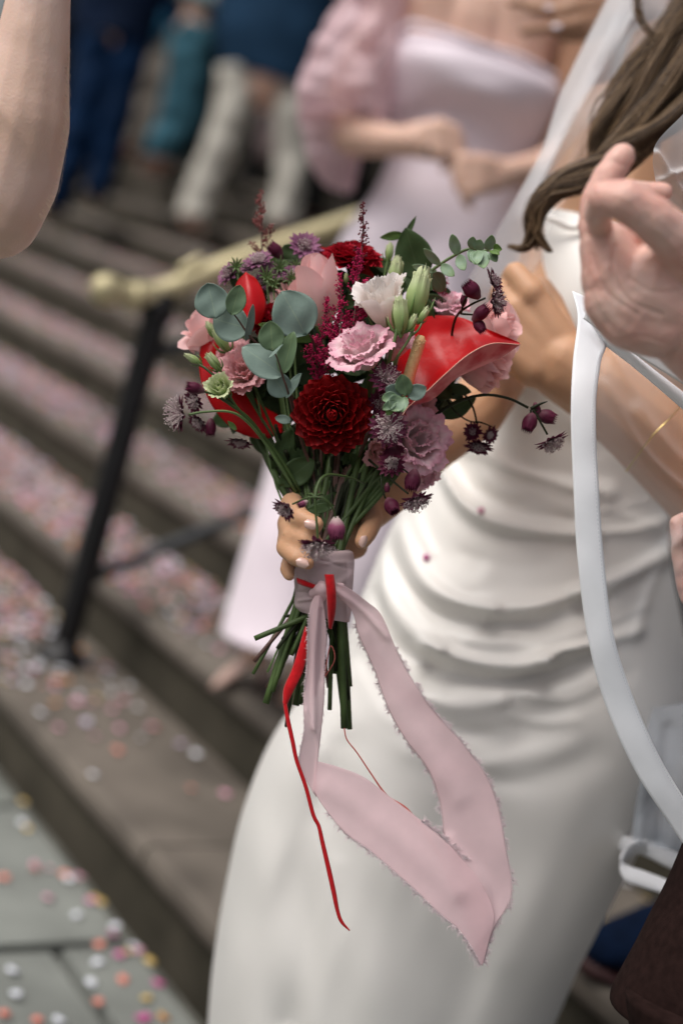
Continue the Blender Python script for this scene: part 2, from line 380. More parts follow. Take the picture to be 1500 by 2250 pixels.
M['leaf_d'] = mat('deep_green_leaf', (.018, .032, .012), .6, .3, 40, transl=.1)
M['leaf_b'] = uvramp(mat('bright_leaf', (.1, .2, .04), .5, transl=.25), [(0, (.10, .19, .035)), (1, (.13, .22, .05))], veins=((.2, .28, .08), .4), mixn=.5)
M['astr'] = uvramp(mat('astrantia_bract', (.1, .02, .05), .55, transl=.15), [(0, (.55, .46, .42)), (.4, (.24, .06, .12)), (1, (.09, .012, .035))], mixn=.35)
M['astr_d'] = uvramp(mat('astrantia_dark', (.06, .01, .03), .5, transl=.1), [(0, (.20, .09, .11)), (.4, (.075, .010, .028)), (1, (.12, .016, .045))], mixn=.35)
M['astr_p'] = uvramp(mat('astrantia_purple', (.2, .08, .15), .55, transl=.15), [(0, (.55, .48, .46)), (.4, (.24, .09, .17)), (1, (.28, .11, .20))], mixn=.35)
M['stamen'] = mat('stamen', (.62, .54, .50), .6, 0, 300, col2=(.42, .28, .32))
M['stamen_g'] = mat('stamen_green', (.22, .24, .15), .6, .2, 200)
M['anther'] = mat('anther', (.16, .04, .08), .6, .5, 300)
M['astilbe'] = mat('astilbe', (.42, .018, .085), .7, .45, 150, transl=.2)
M['astilbe_d'] = mat('astilbe_dark', (.11, .012, .022), .7, .4, 150)
M['astilbe_b'] = mat('astilbe_brown', (.20, .045, .04), .7, .4, 150)
uvramp(M['hair'], [(0, (.030, .016, .008)), (.5, (.10, .058, .028)), (1, (.30, .19, .10))], 'x', mixn=.25)
for k_, v_ in {'navy': .08, 'navy2': .08, 'blue': .08, 'teal': .1, 'teal_shirt': .15, 'beige': .1, 'offwhite': .15, 'black': .1, 'wall': .1, 'door': .2, 'riser': .1, 'stone': .2, 'stone2': .2, 'pave': .25, 'pave2': .25, 'soil': .1, 'dahlia': .18, 'dahlia_red': .18, 'rose': .2, 'lis_white': .25, 'lis_pink': .22,
                  'lis_dusty': .2, 'leaf': .25, 'leaf_d': .12, 'astr': .2, 'astr_d': .18, 'astr_p': .2, 'astilbe': .1, 'astilbe_d': .1, 'stem_dark': .15, 'stem': .3, 'euc': .3, 'euc_g': .3, 'lilac': .3, 'sleeve': .2, 'ribbon': .15, 'skin_bride': .35, 'skin_pale': .35, 'skin_pink': .38, 'skin_maid': .35, 'skin_dark': .3, 'iron': .3, 'iron2': .25, 'red_velvet': .1}.items():
    b_ = M[k_].node_tree.nodes['Principled BSDF']; b_.inputs['Specular IOR Level'].default_value = v_
    if k_ in ('navy', 'dahlia', 'ribbon', 'rose', 'lis_pink', 'lis_white'): b_.inputs['Sheen Weight'].default_value = 0
CONF = {'white': mat('paper_white', (.74, .76, .82), .7), 'pink': mat('paper_pink', (.66, .32, .42), .7), 'salmon': mat('paper_salmon', (.68, .22, .16), .7),
        'yellow': mat('paper_yellow', (.66, .46, .14), .6), 'orange': mat('paper_orange', (.60, .24, .06), .6), 'magenta': mat('paper_magenta', (.50, .09, .27), .7), 'lilac': mat('paper_lilac', (.52, .42, .60), .7)}
# ================================================================== THE PLACE
RISE, TREAD, X0 = .16, .381, 1.351
# ground: one wide sheet and the paving slabs one can see on it
gb = MB(); gb.add(*box(-60, 60, -60, 80, -.5, -.03)); ground = gb.build('ground', M['soil'], None, False); tag(ground, kind='structure')
slabs = []
gy = -1.2; row = 0
while gy < 4.6:
    gx = -1.6 + (.27 if row % 2 else 0)
    while gx < X0-.05:
        x1 = min(gx+.62, X0-.012)
        b = MB(); z = random.uniform(-.003, .002); e = .0035
        V, Fc = box(gx+e, x1-e, gy+e, gy+.52-e, -.06, z)
        V[4:, :2] += (np.array([[1, 1], [-1, 1], [-1, -1], [1, -1]])*.004)
        b.add(V, Fc); b.build('paving_slab', M['pave' if random.random() < .5 else 'pave2'], ground, False)
        gx += .63
    gy += .53; row += 1
stair = empty('staircase', (X0, 3, 0), 'broad flight of worn stone steps strewn with confetti', None); del_c = stair
stair['kind'] = 'structure'
NST = 13
for k in range(NST):
    x = X0+k*TREAD; z = RISE*(k+1)
    xb = x+TREAD if k < NST-1 else x+5
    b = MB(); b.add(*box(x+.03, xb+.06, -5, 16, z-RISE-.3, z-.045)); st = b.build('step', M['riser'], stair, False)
    y = -5+random.uniform(-.3, 0)
    while y < (16 if k > 3 else 9):
        L = random.uniform(.95, 1.35); b = MB(); dz = random.uniform(-.003, .003)
        # slab with a rounded nosing
        prof = [(x+.006, z-.05), (x, z-.035), (x, z-.016), (x+.006, z-.005), (x+.018, z), (xb-.004+(.0), z-.002), (xb-.004, z-.05)]
        V = []
        for yy in (y+.004, y+L-.004):
            for (a, c) in prof: V.append((a, yy, c+dz))
        n = len(prof); Fc = [(i, (i+1) % n, n+(i+1) % n, n+i) for i in range(n)]+[tuple(range(n))[::-1], tuple(range(n, 2*n))]
        b.add(V, Fc); o = b.build('tread_slab', M['stone' if random.random() < .5 else 'stone2'], st, False)
        y += L
# dark building front at the head of the steps
XW = X0+NST*TREAD+2.2
bl = empty('building', (XW, 6, RISE*NST), 'dark stone building front with black double doors above the steps', 'building')
b = MB(); z0 = RISE*NST-.4
b.add(*box(XW, XW+1, -6, 3.2, z0, z0+9)); b.add(*box(XW, XW+1, 9.6, 22, z0, z0+9)); b.add(*box(XW, XW+1, 3.2, 9.6, z0+5.4, z0+9)); b.build('wall', M['wall'], bl, False)
for (ya, yb) in ((3.22, 6.38), (6.42, 9.58)):
    b = MB(); b.add(*box(XW+.35, XW+.45, ya, yb, z0, z0+5.38)); d = b.build('door', M['door'], bl, False)
    for zz in (.7, 2.6): 
        b = MB(); b.add(*box(XW+.31, XW+.348, ya+.3, yb-.3, z0+zz, z0+zz+1.6)); b.build('door_panel', M['door'], d, False)
    hb = MB(); hb.add(*tube([(XW+.28, yb-.15 if ya < 5 else ya+.15, z0+1.2+i*.1) for i in range(5)], .02, 8)); hb.build('handle', M['brass'], d)

b = MB(); b.add(*box(XW-3.6, XW-.002, -6, 22, z0+4.0, z0+4.5)); b.build('unseen_shade_roof', M['wall'], bl, False)  # roof out of view, added to dim the upper steps and guests
for yy in (-2, 1.2, 11.5, 15):
    b = MB(); b.add(*tube([(XW-1.4, yy, z0+.402), (XW-1.4, yy, z0+.6), (XW-1.4, yy, z0+.62), (XW-1.4, yy, z0+3.8), (XW-1.4, yy, z0+3.998)], [.34, .34, .26, .22, .32], 20)); b.build('shade_roof_column', M['wall'], bl)  # columns added only to carry that unseen roof
# ------------------------------------------------------------------ handrail
pb = G(134, 1448, RISE); up = np.array([0, 0, 1.0]); HX = np.array([1.0, 0, 0])
slope = np.array([math.cos(.524), 0, math.sin(.524)])
top = pb+up*.93
rail = empty('handrail', pb, 'brass topped stair handrail on black iron posts beside the bridesmaid', 'handrail')
for k in range(3):
    q = pb+np.array([TREAD, 0, RISE])*4*k
    b = MB(); b.add(*tube([q+up*t for t in np.linspace(0, .92+k*.24, 12)], .033, 14)); post = b.build('post', M['iron'], rail)
    b = MB(); b.add(*tube([q, q+up*.012, q+up*.02, q+up*.05], [.062, .06, .045, .033], 16)); b.build('base_collar', M['iron'], post)
    b = MB(); b.add(*tube([q+up*(.85+k*.24), q+up*(.86+k*.24), q+up*(.89+k*.24), q+up*(.90+k*.24)], [.034, .039, .039, .034], 14)); b.build('top_collar', M['iron'], post)
t0 = P(345, 604, 3.30)
ofs = top-pb
cur = [top-HX*.135+up*-.040, top-HX*.10+up*-.040, top-HX*.055+up*-.030, top+HX*.0+up*-.012, top+slope*.12+up*-.002, top+slope*.28+up*.008, top+slope*.5+up*.012]
line = list(cat(cur, 26))+[top+slope*s+up*.012 for s in np.linspace(.6, 5.2, 20)]
b = MB(); b.add(*tube(line, .028, 16)); hr = b.build('brass_rail', M['brass'], rail)
end = line[0]
b = MB(); V, Fc = capsule(end-HX*.005, .037, end+HX*.012, .035, 20); b.add(V, Fc); b.build('end_knob', M['brass'], hr)
b = MB(); b.add(*tube([end+HX*.055, end+HX*.06, end+HX*.075, end+HX*.08], [.03, .036, .036, .03], 16)); b.build('end_ring', M['brass'], hr)
b = MB(); b.add(*capsule(top+slope*.04+up*.030, .012, top+slope*.08+up*.040, .014, 14)); b.build('rail_scroll', M['brass'], hr)
for hgt in (.20, .76):
    b = MB(); b.add(*tube([pb+up*hgt+slope*s for s in np.linspace(0.0, 5.2, 20)], .0165, 10)); b.build('lower_bar', M['iron2'], rail)

# ------------------------------------------------------------------ confetti
def disc_mesh(nm, m, r=.0105):
    n = 14; V = [(0, 0, .0012)]; 
    for k in range(n):
        a = 2*math.pi*k/n; V.append((r*math.cos(a), r*math.sin(a), .0012+.0018*math.cos(a)**2))
    V += [(v[0], v[1], v[2]-.0003) for v in V]
    Fc = [(0, 1+k, 1+(k+1) % n) for k in range(n)]+[(n+1, n+2+(k+1) % n, n+2+k) for k in range(n)]+[(1+k, n+2+k, n+2+(k+1) % n, 1+(k+1) % n) for k in range(n)]
    me = mesh(nm, V, Fc); me.materials.append(m); return me
CM = {k: disc_mesh('confetti_'+k, v) for k, v in CONF.items()}
def surfz(px, py):
    """first surface of ground / treads met by a pixel ray; returns point and a phrase"""
    g = G(px, py, 0.0)
    if g[0] < X0-.01: return g, 'the grey pavement'
    for k in range(NST):
        z = RISE*(k+1); q = G(px, py, z)
        if z < 1.2 and X0+k*TREAD+.01 < q[0] < X0+(k+1)*TREAD-.012: return q, ['the lowest step', 'the second step', 'the third step', 'the fourth step', 'the fifth step', 'the sixth step', 'the seventh step', 'the eighth step'][min(k, 7)]
    return None, None
def confetti(px, py, c):
    q, ph = surfz(px, py)
    if q is None or q[0] != q[0]: return
    o = bpy.data.objects.new('confetti_disc', CM[c]); COL.objects.link(o)
    st_ = ph[4:]; bk = 'paving beside the riser' if ph == 'the grey pavement' and q[0] > X0-.10 else 'open paving' if ph == 'the grey pavement' else 'back of '+st_ if (q[0]-X0) % TREAD > .27 else 'front of '+st_ if (q[0]-X0) % TREAD < .11 else 'middle of '+st_
    zn = 'beside the handrail post' if abs(px-140) < 130 and py < 1500 else 'right of the dress' if px > 1000 else 'level with the stem ends' if py < 1640 else 'left of the dress hem' if px > 280 else 'left below the handrail' if py < 1900 else 'at the lower left corner'
    o.location = Vector(q)+Vector((0, 0, .0042)); o.rotation_euler = (random.uniform(-.22, .22), random.uniform(-.22, .22), random.uniform(0, 6.28)); o.scale = (random.uniform(.62, 1.1), random.uniform(.8, 1.12), 1)
    tag(o, f'{c} paper confetti, {bk}, {zn}', 'confetti', f'{c} confetti, {bk}, {zn}')
for c, pts in {
 'white': [(205,1705),(428,1662),(470,1648),(312,1625),(92,1570),(195,1590),(140,1278),(167,2013),(215,2118),(198,2165),(26,2135),(37,2190),(130,2245),(278,2030),(176,1910),(115,1840),(50,1812),(205,1985),(1322,1948),(1375,1948),(10,1440),(45,1432),(68,1425),(110,1455),(20,1375),(5,1320),(345,1280),(375,1350),(60,1400)],
 'pink': [(127,1603),(262,1605),(198,1550),(335,1603),(492,1748),(103,1975),(105,1910),(330,1602),(25,1480),(210,1620),(480,1430),(250,1560),(75,1905)],
 'salmon': [(215,2082),(272,2160),(217,2208),(10,2235),(10,1930),(75,1915),(420,1738),(95,1510),(255,1655),(232,1468),(85,2245),(345,1605),(120,1500),(258,1540)],
 'yellow': [(205,1975),(218,1985),(305,2055),(318,2068),(320,2200),(352,2130),(375,2175),(330,2120),(380,1550),(505,1690),(1412,1978),(410,2205),(430,2215),(355,2235),(345,1535),(60,1280),(325,1520)],
 'orange': [(75,1790),(90,1810),(100,1822),(160,1870),(180,1880),(250,1995),(260,2010),(80,1800),(130,1500),(345,1545),(62,1300),(90,1330),(250,1345)],
 'magenta': [(160,1895),(345,2165),(353,2150),(310,2245),(320,2240),(400,2180),(240,1975),(255,2020)],
 'lilac': [(118,1842),(178,1905),(205,1945),(272,2028),(410,2180),(250,1975),(222,1970),(395,1640),(185,1595)]}.items():
    for p in pts: confetti(p[0]+random.uniform(-3, 3), p[1]+random.uniform(-3, 3), c)
rc = random.Random(3); K = list(CONF)
# thinner sprinkle along the back edges of the treads and over the left side of the flight
n = 0
while n < 170:
    px, py = rc.uniform(0, 600), rc.uniform(1120, 1560)
    q, ph = surfz(px, py)
    if q is None: n += .2; continue
    if rc.random() > .75-px/900: n += .3; continue
    confetti(px, py, rc.choices(K, [6, 5, 3, 2, 2, 1, 2])[0]); n += 1
for i in range(34):   # gathered against the foot of the lowest riser
    t = rc.random(); q = np.array([X0-rc.uniform(.005, .07), 1.2+1.9*t, 0]); X, Y, D = proj(q)
    if -10 < X < 520 and Y < 2260: confetti(float(X), float(Y), rc.choices(K, [4, 2, 2, 4, 3, 2, 2])[0])
for k in range(26):
    confetti(rc.uniform(1150, 1480), rc.uniform(1880, 2240), rc.choice(K))
# farther up the flight nobody could count them: drifts of the same discs
b = {k: MB() for k in K}
for i in range(4200):
    k = rc.choices(range(8), [1, 3, 4, 5, 4, 3, 1.5, 1])[0]; y = rc.uniform(2.2, 10) if rc.random() < .5 else rc.gauss(4.6+.4*k, .7)
    x = X0+k*TREAD+rc.uniform(.02, TREAD-.02); z = RISE*(k+1)+.006
    q = np.array([x, y, z]); X, Y, D = proj(q)
    if Y > 1330 and k < 2 and y < 5: continue
    c = rc.choices(K, [4, 7, 3, 1.2, 1.2, 1, 3])[0]
    V = np.array([v.co for v in CM[c].vertices]) if i < 1 else None
    n = 8; a0 = rc.random(); tl = rc.uniform(-.1, .1)
    V = [(x+.0105*math.cos(a0+2*math.pi*j/n), y+.0105*math.sin(a0+2*math.pi*j/n), z+tl*.0105*math.cos(2*math.pi*j/n)) for j in range(n)]
    b[c].add(V, [tuple(range(n))])
for i in range(5200):
    px, py = rc.uniform(-20, 590), rc.uniform(760, 1400); q, ph = surfz(px, py)
    if q is None or ph == 'the grey pavement': continue
    if rc.random() > .25+.75*max(0, 1-abs(px-90)/240)+.5*max(0, 1-abs(px-450)/150): continue
    if py > 1280 and rc.random() < .5: continue
    c = rc.choices(K, [5, 8, 3, 1.6, 1.6, 1, 3])[0]; a0 = rc.random(); rx, ry = .0105*rc.uniform(.5, 1), .0105*rc.uniform(.7, 1.1); tl = rc.uniform(-.3, .3)
    b[c].add([(q[0]+rx*math.cos(a0+.785*j), q[1]+ry*math.sin(a0+.785*j), q[2]+.006+tl*rx*math.cos(.785*j)) for j in range(8)], [tuple(range(8))])
sc_all = MB(); 
V = np.concatenate([np.concatenate(b[k].V) for k in K]); Fc = []; mi = []; off = 0
for i, k in enumerate(K):
    Fc += [tuple(j+off for j in f) for f in b[k].F]; mi += [i]*len(b[k].F); off += b[k].n
o = obj('confetti_drift', V, Fc, CONF[K[0]], None, smooth=False)
for k in K[1:]: o.data.materials.append(CONF[k])
o.data.polygons.foreach_set('material_index', mi)
tag(o, 'drift of countless pastel paper confetti over the upper steps', 'confetti', kind='stuff')

# ================================================================== GUESTS ON THE STEPS (far, out of focus)
def leg_loft(pts, m, name, par, d, nzamp=.034):
    """rows (cx, cy, half_w px)"""
    rings = []
    for (x, y, h) in pts: rings.append((x-h*.93, y-h*.36*.6, x+h*.93, y+h*.36*.6, d, h*d/F*1.05))
    V, Fc, U = loft(rings, 40, 28, nzamp=nzamp, nzs=9); return obj(name, V, Fc, m, par, U)
def shoe(px, py, d, L, m, par, ang=0.0, w=.042):
    """toe direction as an angle in world XY"""
    base = P(px, py, d); dr = np.array([math.cos(ang), math.sin(ang), 0]); sdv = np.array([-dr[1], dr[0], 0])
    V = []; n = 16; rows = [(-.5, .30, .9), (-.42, .75, 1.5), (-.2, .8, 1.45), (0, .85, 1.15), (.2, 1.0, .85), (.38, .85, .62), (.48, .5, .45), (.52, .15, .3)]
    for (t, ww, hh) in rows:
        for k in range(n):
            a = 2*math.pi*k/n; V.append(base+dr*t*L+sdv*math.cos(a)*w*ww+np.array([0, 0, 1])*(.05*hh*(.5+.5*math.sin(a))))
    Fc = gridf(len(rows), n, True); Fc.append(tuple(range(n))[::-1]); Fc.append(tuple(range((len(rows)-1)*n, len(rows)*n)))
    return obj('shoe', V, Fc, m, par)
def guest(label, d, legs, trousers, top, topm, feet, shoem, skin='skin_maid', arms=(), belly=None):
    base = P(feet[0][0], feet[0][1], d)
    r = empty('person', base, label, 'person', 'guests standing on the upper steps')
    # body: torso, legs and arms in one skin
    caps = []
    tx, ty = top[0][0], top[0][1]
    k = F/d/1000.0   # px per mm
    for lg in legs: chain(caps, [(x, y, d, h*.62) for (x, y, h) in lg])
    cxm = [((a[0]+a[2])/2, (a[1]+a[3])/2, d, (a[2]-a[0])*.30) for a in top]; chain(caps, cxm)
    hipx, hipy = cxm[-1][0], cxm[-1][1]
    for lg in legs: chain(caps, [(hipx, hipy, d, 45*k), (lg[0][0], lg[0][1], d, lg[0][2]*.62)])
    nx, ny = cxm[0][0]+.29*170*k, cxm[0][1]-170*k
    chain(caps, [cxm[0], (nx, ny, d, 55*k), (nx+30*k, ny-110*k, d, 60*k)]); chain(caps, [(nx+25*k, ny-70*k, d, 78*k), (nx+50*k, ny-170*k, d, 88*k)])
    for am in arms: chain(caps, am)
    organic('body', caps, .016, 4, M[skin], r)
    for lg in legs: leg_loft(lg, M[trousers], 'trouser_leg', r, d)
    V, Fc, U = loft([(*a, d, (a[2]-a[0])*.36*d/F) for a in top], 40, 40, nzamp=.02, nzs=6); obj('jacket' if 'jacket' in label or 'suit' in label else 'shirt', V, Fc, M[topm], r, U)
    for f in feet: shoe(f[0], f[1], d, .27, M[shoem], r, f[2])
    return r
guest('person in a navy suit standing just right of the raised elbow', 8.0,
      [[(225, 90, 58), (195, 230, 50), (150, 360, 40), (118, 460, 34)], [(285, 80, 52), (262, 200, 44), (235, 330, 36), (210, 430, 30)]], 'blue',
      [(215, -330, 420, -280), (205, -180, 400, -140), (170, -30, 360, 20), (155, 70, 335, 110)], 'navy', [(112, 478, 4.6), (205, 440, 4.6)], 'black')
guest('person in a teal shirt and faded teal jeans, legs between beige and white trousers', 9.2,
      [[(435, 60, 42), (425, 180, 40), (400, 280, 42), (362, 352, 34)], [(405, 70, 34), (395, 170, 32), (372, 270, 32), (338, 345, 28)]], 'teal',
      [(420, -330, 590, -290), (405, -220, 560, -180), (390, -100, 520, -60), (378, -20, 496, 36)], 'teal_shirt', [(345, 385, 4.2), (318, 378, 4.2)], 'shoe_brown',
      arms=[[(560, -200, 9.2, 20), (530, -60, 9.1, 16), (480, -10, 9.0, 14)]])
guest('person in loose beige trousers and brown shoes behind the teal jeans', 9.9,
      [[(352, 70, 38), (332, 170, 36), (312, 260, 34), (292, 318, 30)], [(385, 60, 34), (375, 160, 32), (350, 240, 28), (330, 300, 26)]], 'beige',
      [(290, -260, 450, -220), (285, -140, 440, -100), (285, -40, 420, 0), (300, 40, 410, 80)], 'blue', [(205, 352, 3.9), (282, 345, 4.3)], 'shoe_brown')
wg = guest('person in white trousers and a dark blue jacket, mid-stride above the brass rail', 7.9,
      [[(530, 160, 52), (500, 280, 42), (450, 400, 36), (420, 480, 36)], [(640, 180, 50), (640, 300, 42), (635, 400, 36), (612, 490, 34)]], 'offwhite',
      [(520, -420, 800, -360), (500, -260, 790, -190), (486, -100, 750, -20), (470, 60, 715, 130), (488, 150, 690, 215)], 'navy2', [(420, 508, 4.6), (612, 500, 4.6)], 'shoe_brown')
for (nm, dd, legs_, tp, ft) in (
  ('person in black at the head of the steps, behind the teal shirt', 10.6, [[(470, 40, 36), (455, 160, 34), (430, 260, 30), (410, 330, 28)], [(510, 50, 36), (500, 170, 34), (480, 260, 30), (462, 340, 28)]], [(450, -330, 640, -290), (440, -200, 600, -160), (430, -60, 570, -30), (430, 30, 550, 60)], [(402, 350, 4.2), (455, 356, 4.2)]),
  ('person in a black suit between the navy and the beige trousers', 10.0, [[(258, 60, 36), (246, 170, 34), (232, 270, 30), (215, 345, 28)], [(300, 60, 36), (290, 170, 34), (272, 270, 30), (255, 350, 28)]], [(240, -310, 420, -270), (230, -180, 390, -140), (222, -50, 360, -20), (222, 40, 340, 70)], [(208, 366, 4.2), (248, 370, 4.2)]),
  ('person in a black suit behind the right white trouser leg', 9.4, [[(600, 70, 44), (590, 200, 40), (570, 320, 36), (548, 430, 32)], [(690, 90, 50), (690, 210, 46), (678, 320, 40), (668, 430, 34)]], [(590, -330, 820, -280), (580, -180, 800, -130), (570, -40, 770, 10), (560, 60, 745, 110)], [(540, 446, 4.2), (662, 450, 4.2)]),
  ('person in black half hidden behind the pink puff sleeve', 8.6, [[(720, 160, 54), (712, 280, 48), (695, 380, 42), (676, 470, 36)], [(800, 170, 54), (795, 290, 48), (780, 400, 42), (765, 490, 36)]], [(690, -300, 930, -240), (680, -140, 910, -80), (670, 20, 880, 80), (665, 130, 850, 190)], [(665, 485, 4.2), (755, 500, 4.2)]),
  ('person in black standing beyond the raised elbow at the far left', 9.6, [[(60, 80, 44), (50, 200, 40), (30, 300, 34), (10, 390, 30)], [(120, 80, 44), (112, 200, 40), (95, 300, 34), (78, 390, 30)]], [(50, -310, 270, -270), (40, -180, 240, -140), (30, -40, 210, 0), (20, 60, 180, 100)], [(2, 405, 4.2), (70, 408, 4.2)])):
    guest(nm+', jacket' if False else nm, dd, legs_, 'black', tp, 'black', ft, 'black')
# blue shopping bag carried between the guests, and a shoulder bag
b = MB(); V, Fc, U = loft([(312, 20, 372, 36, 8.9, .07), (306, 45, 366, 66, 8.9, .09), (304, 78, 352, 96, 8.9, .09)], 24, 24, nzamp=.02, nzs=10, expo=3)
bgt = empty('handbag', P(330, 60, 8.9), 'small bright blue bag hanging beside the beige trousers', 'bag'); obj('bag_body', V, Fc, mat('blue_bag', (.03, .20, .38), .5, .2, 8), bgt, U)
b.add(*tube(cat([P(325, 26, 8.9), P(345, -20, 8.9), P(362, 34, 8.9)], 12), .008, 6)); b.build('strap', M['navy'], bgt)
V, Fc, U = loft([(575, 235, 660, 262, 8.6, .07), (568, 300, 650, 322, 8.6, .09), (565, 345, 640, 368, 8.6, .08)], 20, 24, nzamp=.01, nzs=10, expo=4)
bgt = empty('handbag', P(610, 300, 8.6), 'mauve grey bag hanging between the legs of the white trousers', 'bag'); obj('bag_body', V, Fc, mat('mauve_bag', (.22, .16, .16), .6, .2, 8), bgt, U)
b = MB(); b.add(*tube(cat([P(590, 245, 8.6), P(640, 160, 8.6), P(645, 255, 8.6)], 12), .008, 6)); b.build('strap', M['black'], bgt)
# ================================================================== PALE BLUE GUEST AND HER HAND (top right, behind the veil)
def nail(px, py, d, ax, L, Wd, m, par, tilt=(0, 0, 1)):
    """flattened oval lying on a fingertip: ax = image direction of the finger (x right, y up)"""
    c = P(px, py, d); y = CDIR(ax[0], ax[1], 0.0); n = CDIR(*tilt); x = np.cross(y, n); x /= np.linalg.norm(x); n = np.cross(x, y)
    V = []; nr, nc = 7, 9
    for i in range(nr):
        t = -1+2*i/(nr-1)
        for j in range(nc):
            s = -1+2*j/(nc-1); ww = math.sqrt(max(0, 1-abs(t)**3.2))
            V.append(c+y*t*L/2+x*s*ww*Wd/2+n*(-.32*Wd*(s*ww)**2-.10*Wd*t*t+.0006))
    return obj('fingernail', V, gridf(nr, nc), m, par, thick=.0004)
r = empty('person', P(1420, 700, 3.0), 'person in a pale blue dress behind the veil, brown hand on the chest', 'person')
caps = []
chain(caps, [(1390, -260, 2.95, 60), (1360, -120, 2.95, 110), (1360, 60, 2.95, 120), (1300, 300, 3.0, 110), (1240, 520, 3.0, 120)])
chain(caps, [(1470, -250, 2.95, 60), (1500, 0, 2.9, 120), (1440, 260, 3.0, 120)])
chain(caps, [(1600, -120, 2.8, 55), (1680, 120, 2.6, 46), (1500, 60, 2.5, 36), (1400, 20, 2.42, 34)])
chain(caps, [(1400, -5, 2.42, 30), (1330, -25, 2.40, 26)]); chain(caps, [(1400, 30, 2.42, 30), (1330, 30, 2.40, 26)])
for f in ([(1330, -20, 2.4, 19), (1250, -12, 2.38, 15), (1180, 2, 2.38, 12), (1120, 8, 2.39, 11)], [(1330, 10, 2.4, 19), (1260, 16, 2.37, 15), (1215, 26, 2.37, 13), (1160, 20, 2.38, 12)],
          [(1335, 35, 2.4, 19), (1270, 52, 2.37, 15), (1220, 60, 2.37, 13), (1150, 68, 2.38, 12)], [(1350, 45, 2.41, 18), (1300, 74, 2.38, 14), (1260, 84, 2.38, 12), (1230, 84, 2.38, 11)]): chain(caps, f)
organic('body', caps, .006, 6, M['skin_dark'], r)
nail(1205, 14, 2.352, (-1, .1), .014, .010, M['nail2'], r, (0, .5, 1)); nail(1222, 56, 2.340, (-1, .0), .017, .011, M['nail2'], r, (0, .5, 1))
V, Fc, U = loft([(1330, -420, 1640, -330, 3.0, .12), (1300, -220, 1650, -120, 3.0, .16), (1285, -40, 1640, 60, 3.0, .16), (1250, 120, 1600, 220, 3.0, .15), (1200, 330, 1520, 420, 3.02, .14), (1120, 600, 1500, 720, 3.05, .18), (1000, 1200, 1420, 1330, 3.1, .22), (860, 1700, 1300, 1830, 3.1, .24)], 70, 48, nzamp=.03, nzs=6)
obj('dress', V, Fc, M['paleblue'], r, U)

# ================================================================== BRIDESMAID
D = 3.02
bm = empty('person', P(560, 1480, 3.1), 'bridesmaid in a pale lilac dress with puff sleeves, hands clasped', 'person')
caps = []
chain(caps, [(1110, -420, D, 85), (1100, -330, D, 95)]); chain(caps, [(1095, -280, D, 52), (1070, -150, D, 55), (1050, -60, D, 80), (1040, 60, D+.02, 120), (1010, 240, D+.04, 110), (960, 400, D+.04, 110), (880, 620, D+.06, 120)])
chain(caps, [(1200, -60, D, 62), (1150, 20, D, 110), (1110, 160, D+.02, 100), (1060, 300, D+.03, 95), (1000, 500, D+.05, 110), (940, 640, D+.06, 110)])
chain(caps, [(930, -70, D, 62), (960, 10, D, 95), (960, 160, D+.02, 90)])
chain(caps, [(900, 620, D+.05, 85), (800, 950, D+.05, 62), (680, 1250, D+.05, 42), (560, 1440, D+.05, 26)]); chain(caps, [(960, 640, D+.08, 85), (870, 950, D+.08, 62), (740, 1280, D+.08, 42), (640, 1540, D+.08, 26)])
# her right arm: upper arm, forearm across the waist, hand
chain(caps, [(925, -60, D, 55), (800, 100, D, 46), (730, 270, D-.04, 44), (780, 300, D-.10, 45), (850, 310, D-.16, 36), (915, 312, D-.2, 34)])
for y in (280, 300, 320, 336): chain(caps, [(905, (y+306)/2, D-.2, 24), (968, y, D-.22, 22)])
for (a, c) in (((968, 278), (1008, 305)), ((972, 298), (1014, 328)), ((970, 318), (1006, 345)), ((960, 334), (992, 356))): chain(caps, [(*a, D-.22, 16), ((a[0]+c[0])/2+12, (a[1]+c[1])/2-6, D-.22, 14), (*c, D-.2, 12), (c[0]-18, c[1]+14, D-.18, 11)])
# her left arm
chain(caps, [(1225, -50, D, 55), (1285, 140, D, 46), (1290, 320, D-.05, 44), (1180, 370, D-.12, 36), (1110, 382, D-.18, 32)])
for y in (352, 372, 392, 410): chain(caps, [(1105, (y+385)/2, D-.18, 22), (1050, y+4, D-.22, 20)])
for (a, c) in (((1050, 352), (1000, 350)), ((1050, 375), (996, 380)), ((1050, 398), (1004, 408)), ((1050, 418), (1020, 438))): chain(caps, [(*a, D-.22, 16), ((a[0]+c[0])/2-6, (a[1]+c[1])/2-4, D-.23, 14), (*c, D-.22, 12), (c[0]+12, c[1]+16, D-.2, 11)])
organic('body', caps, .006, 6, M['skin_maid'], bm)
V, Fc, U = loft([(876, 84, 1205, 188, D-.02, .105), (862, 104, 1232, 205, D-.02, .125), (846, 150, 1236, 240, D-.02, .135), (842, 230, 1212, 305, D, .118), (858, 320, 1172, 385, D+.02, .10), (820, 420, 1150, 480, D+.03, .12), (740, 540, 1130, 620, D+.05, .15),
     (650, 800, 1060, 900, D+.06, .18), (560, 1120, 960, 1230, D+.06, .2), (505, 1310, 860, 1400, D+.06, .2), (484, 1388, 800, 1470, D+.05, .2)], 100, 64,
     creases=[([(860, 120), (1000, 190), (1220, 250)], 60, .018), ([(870, 300), (960, 235), (1150, 285)], 30, -.012), ([(800, 520), (700, 800), (560, 1300)], 40, .012), ([(900, 560), (800, 900), (660, 1380)], 36, -.014), ([(1000, 560), (930, 900), (760, 1400)], 40, .012)], nzamp=.008, nzs=8)
obj('dress', V, Fc, M['lilac'], bm, U)
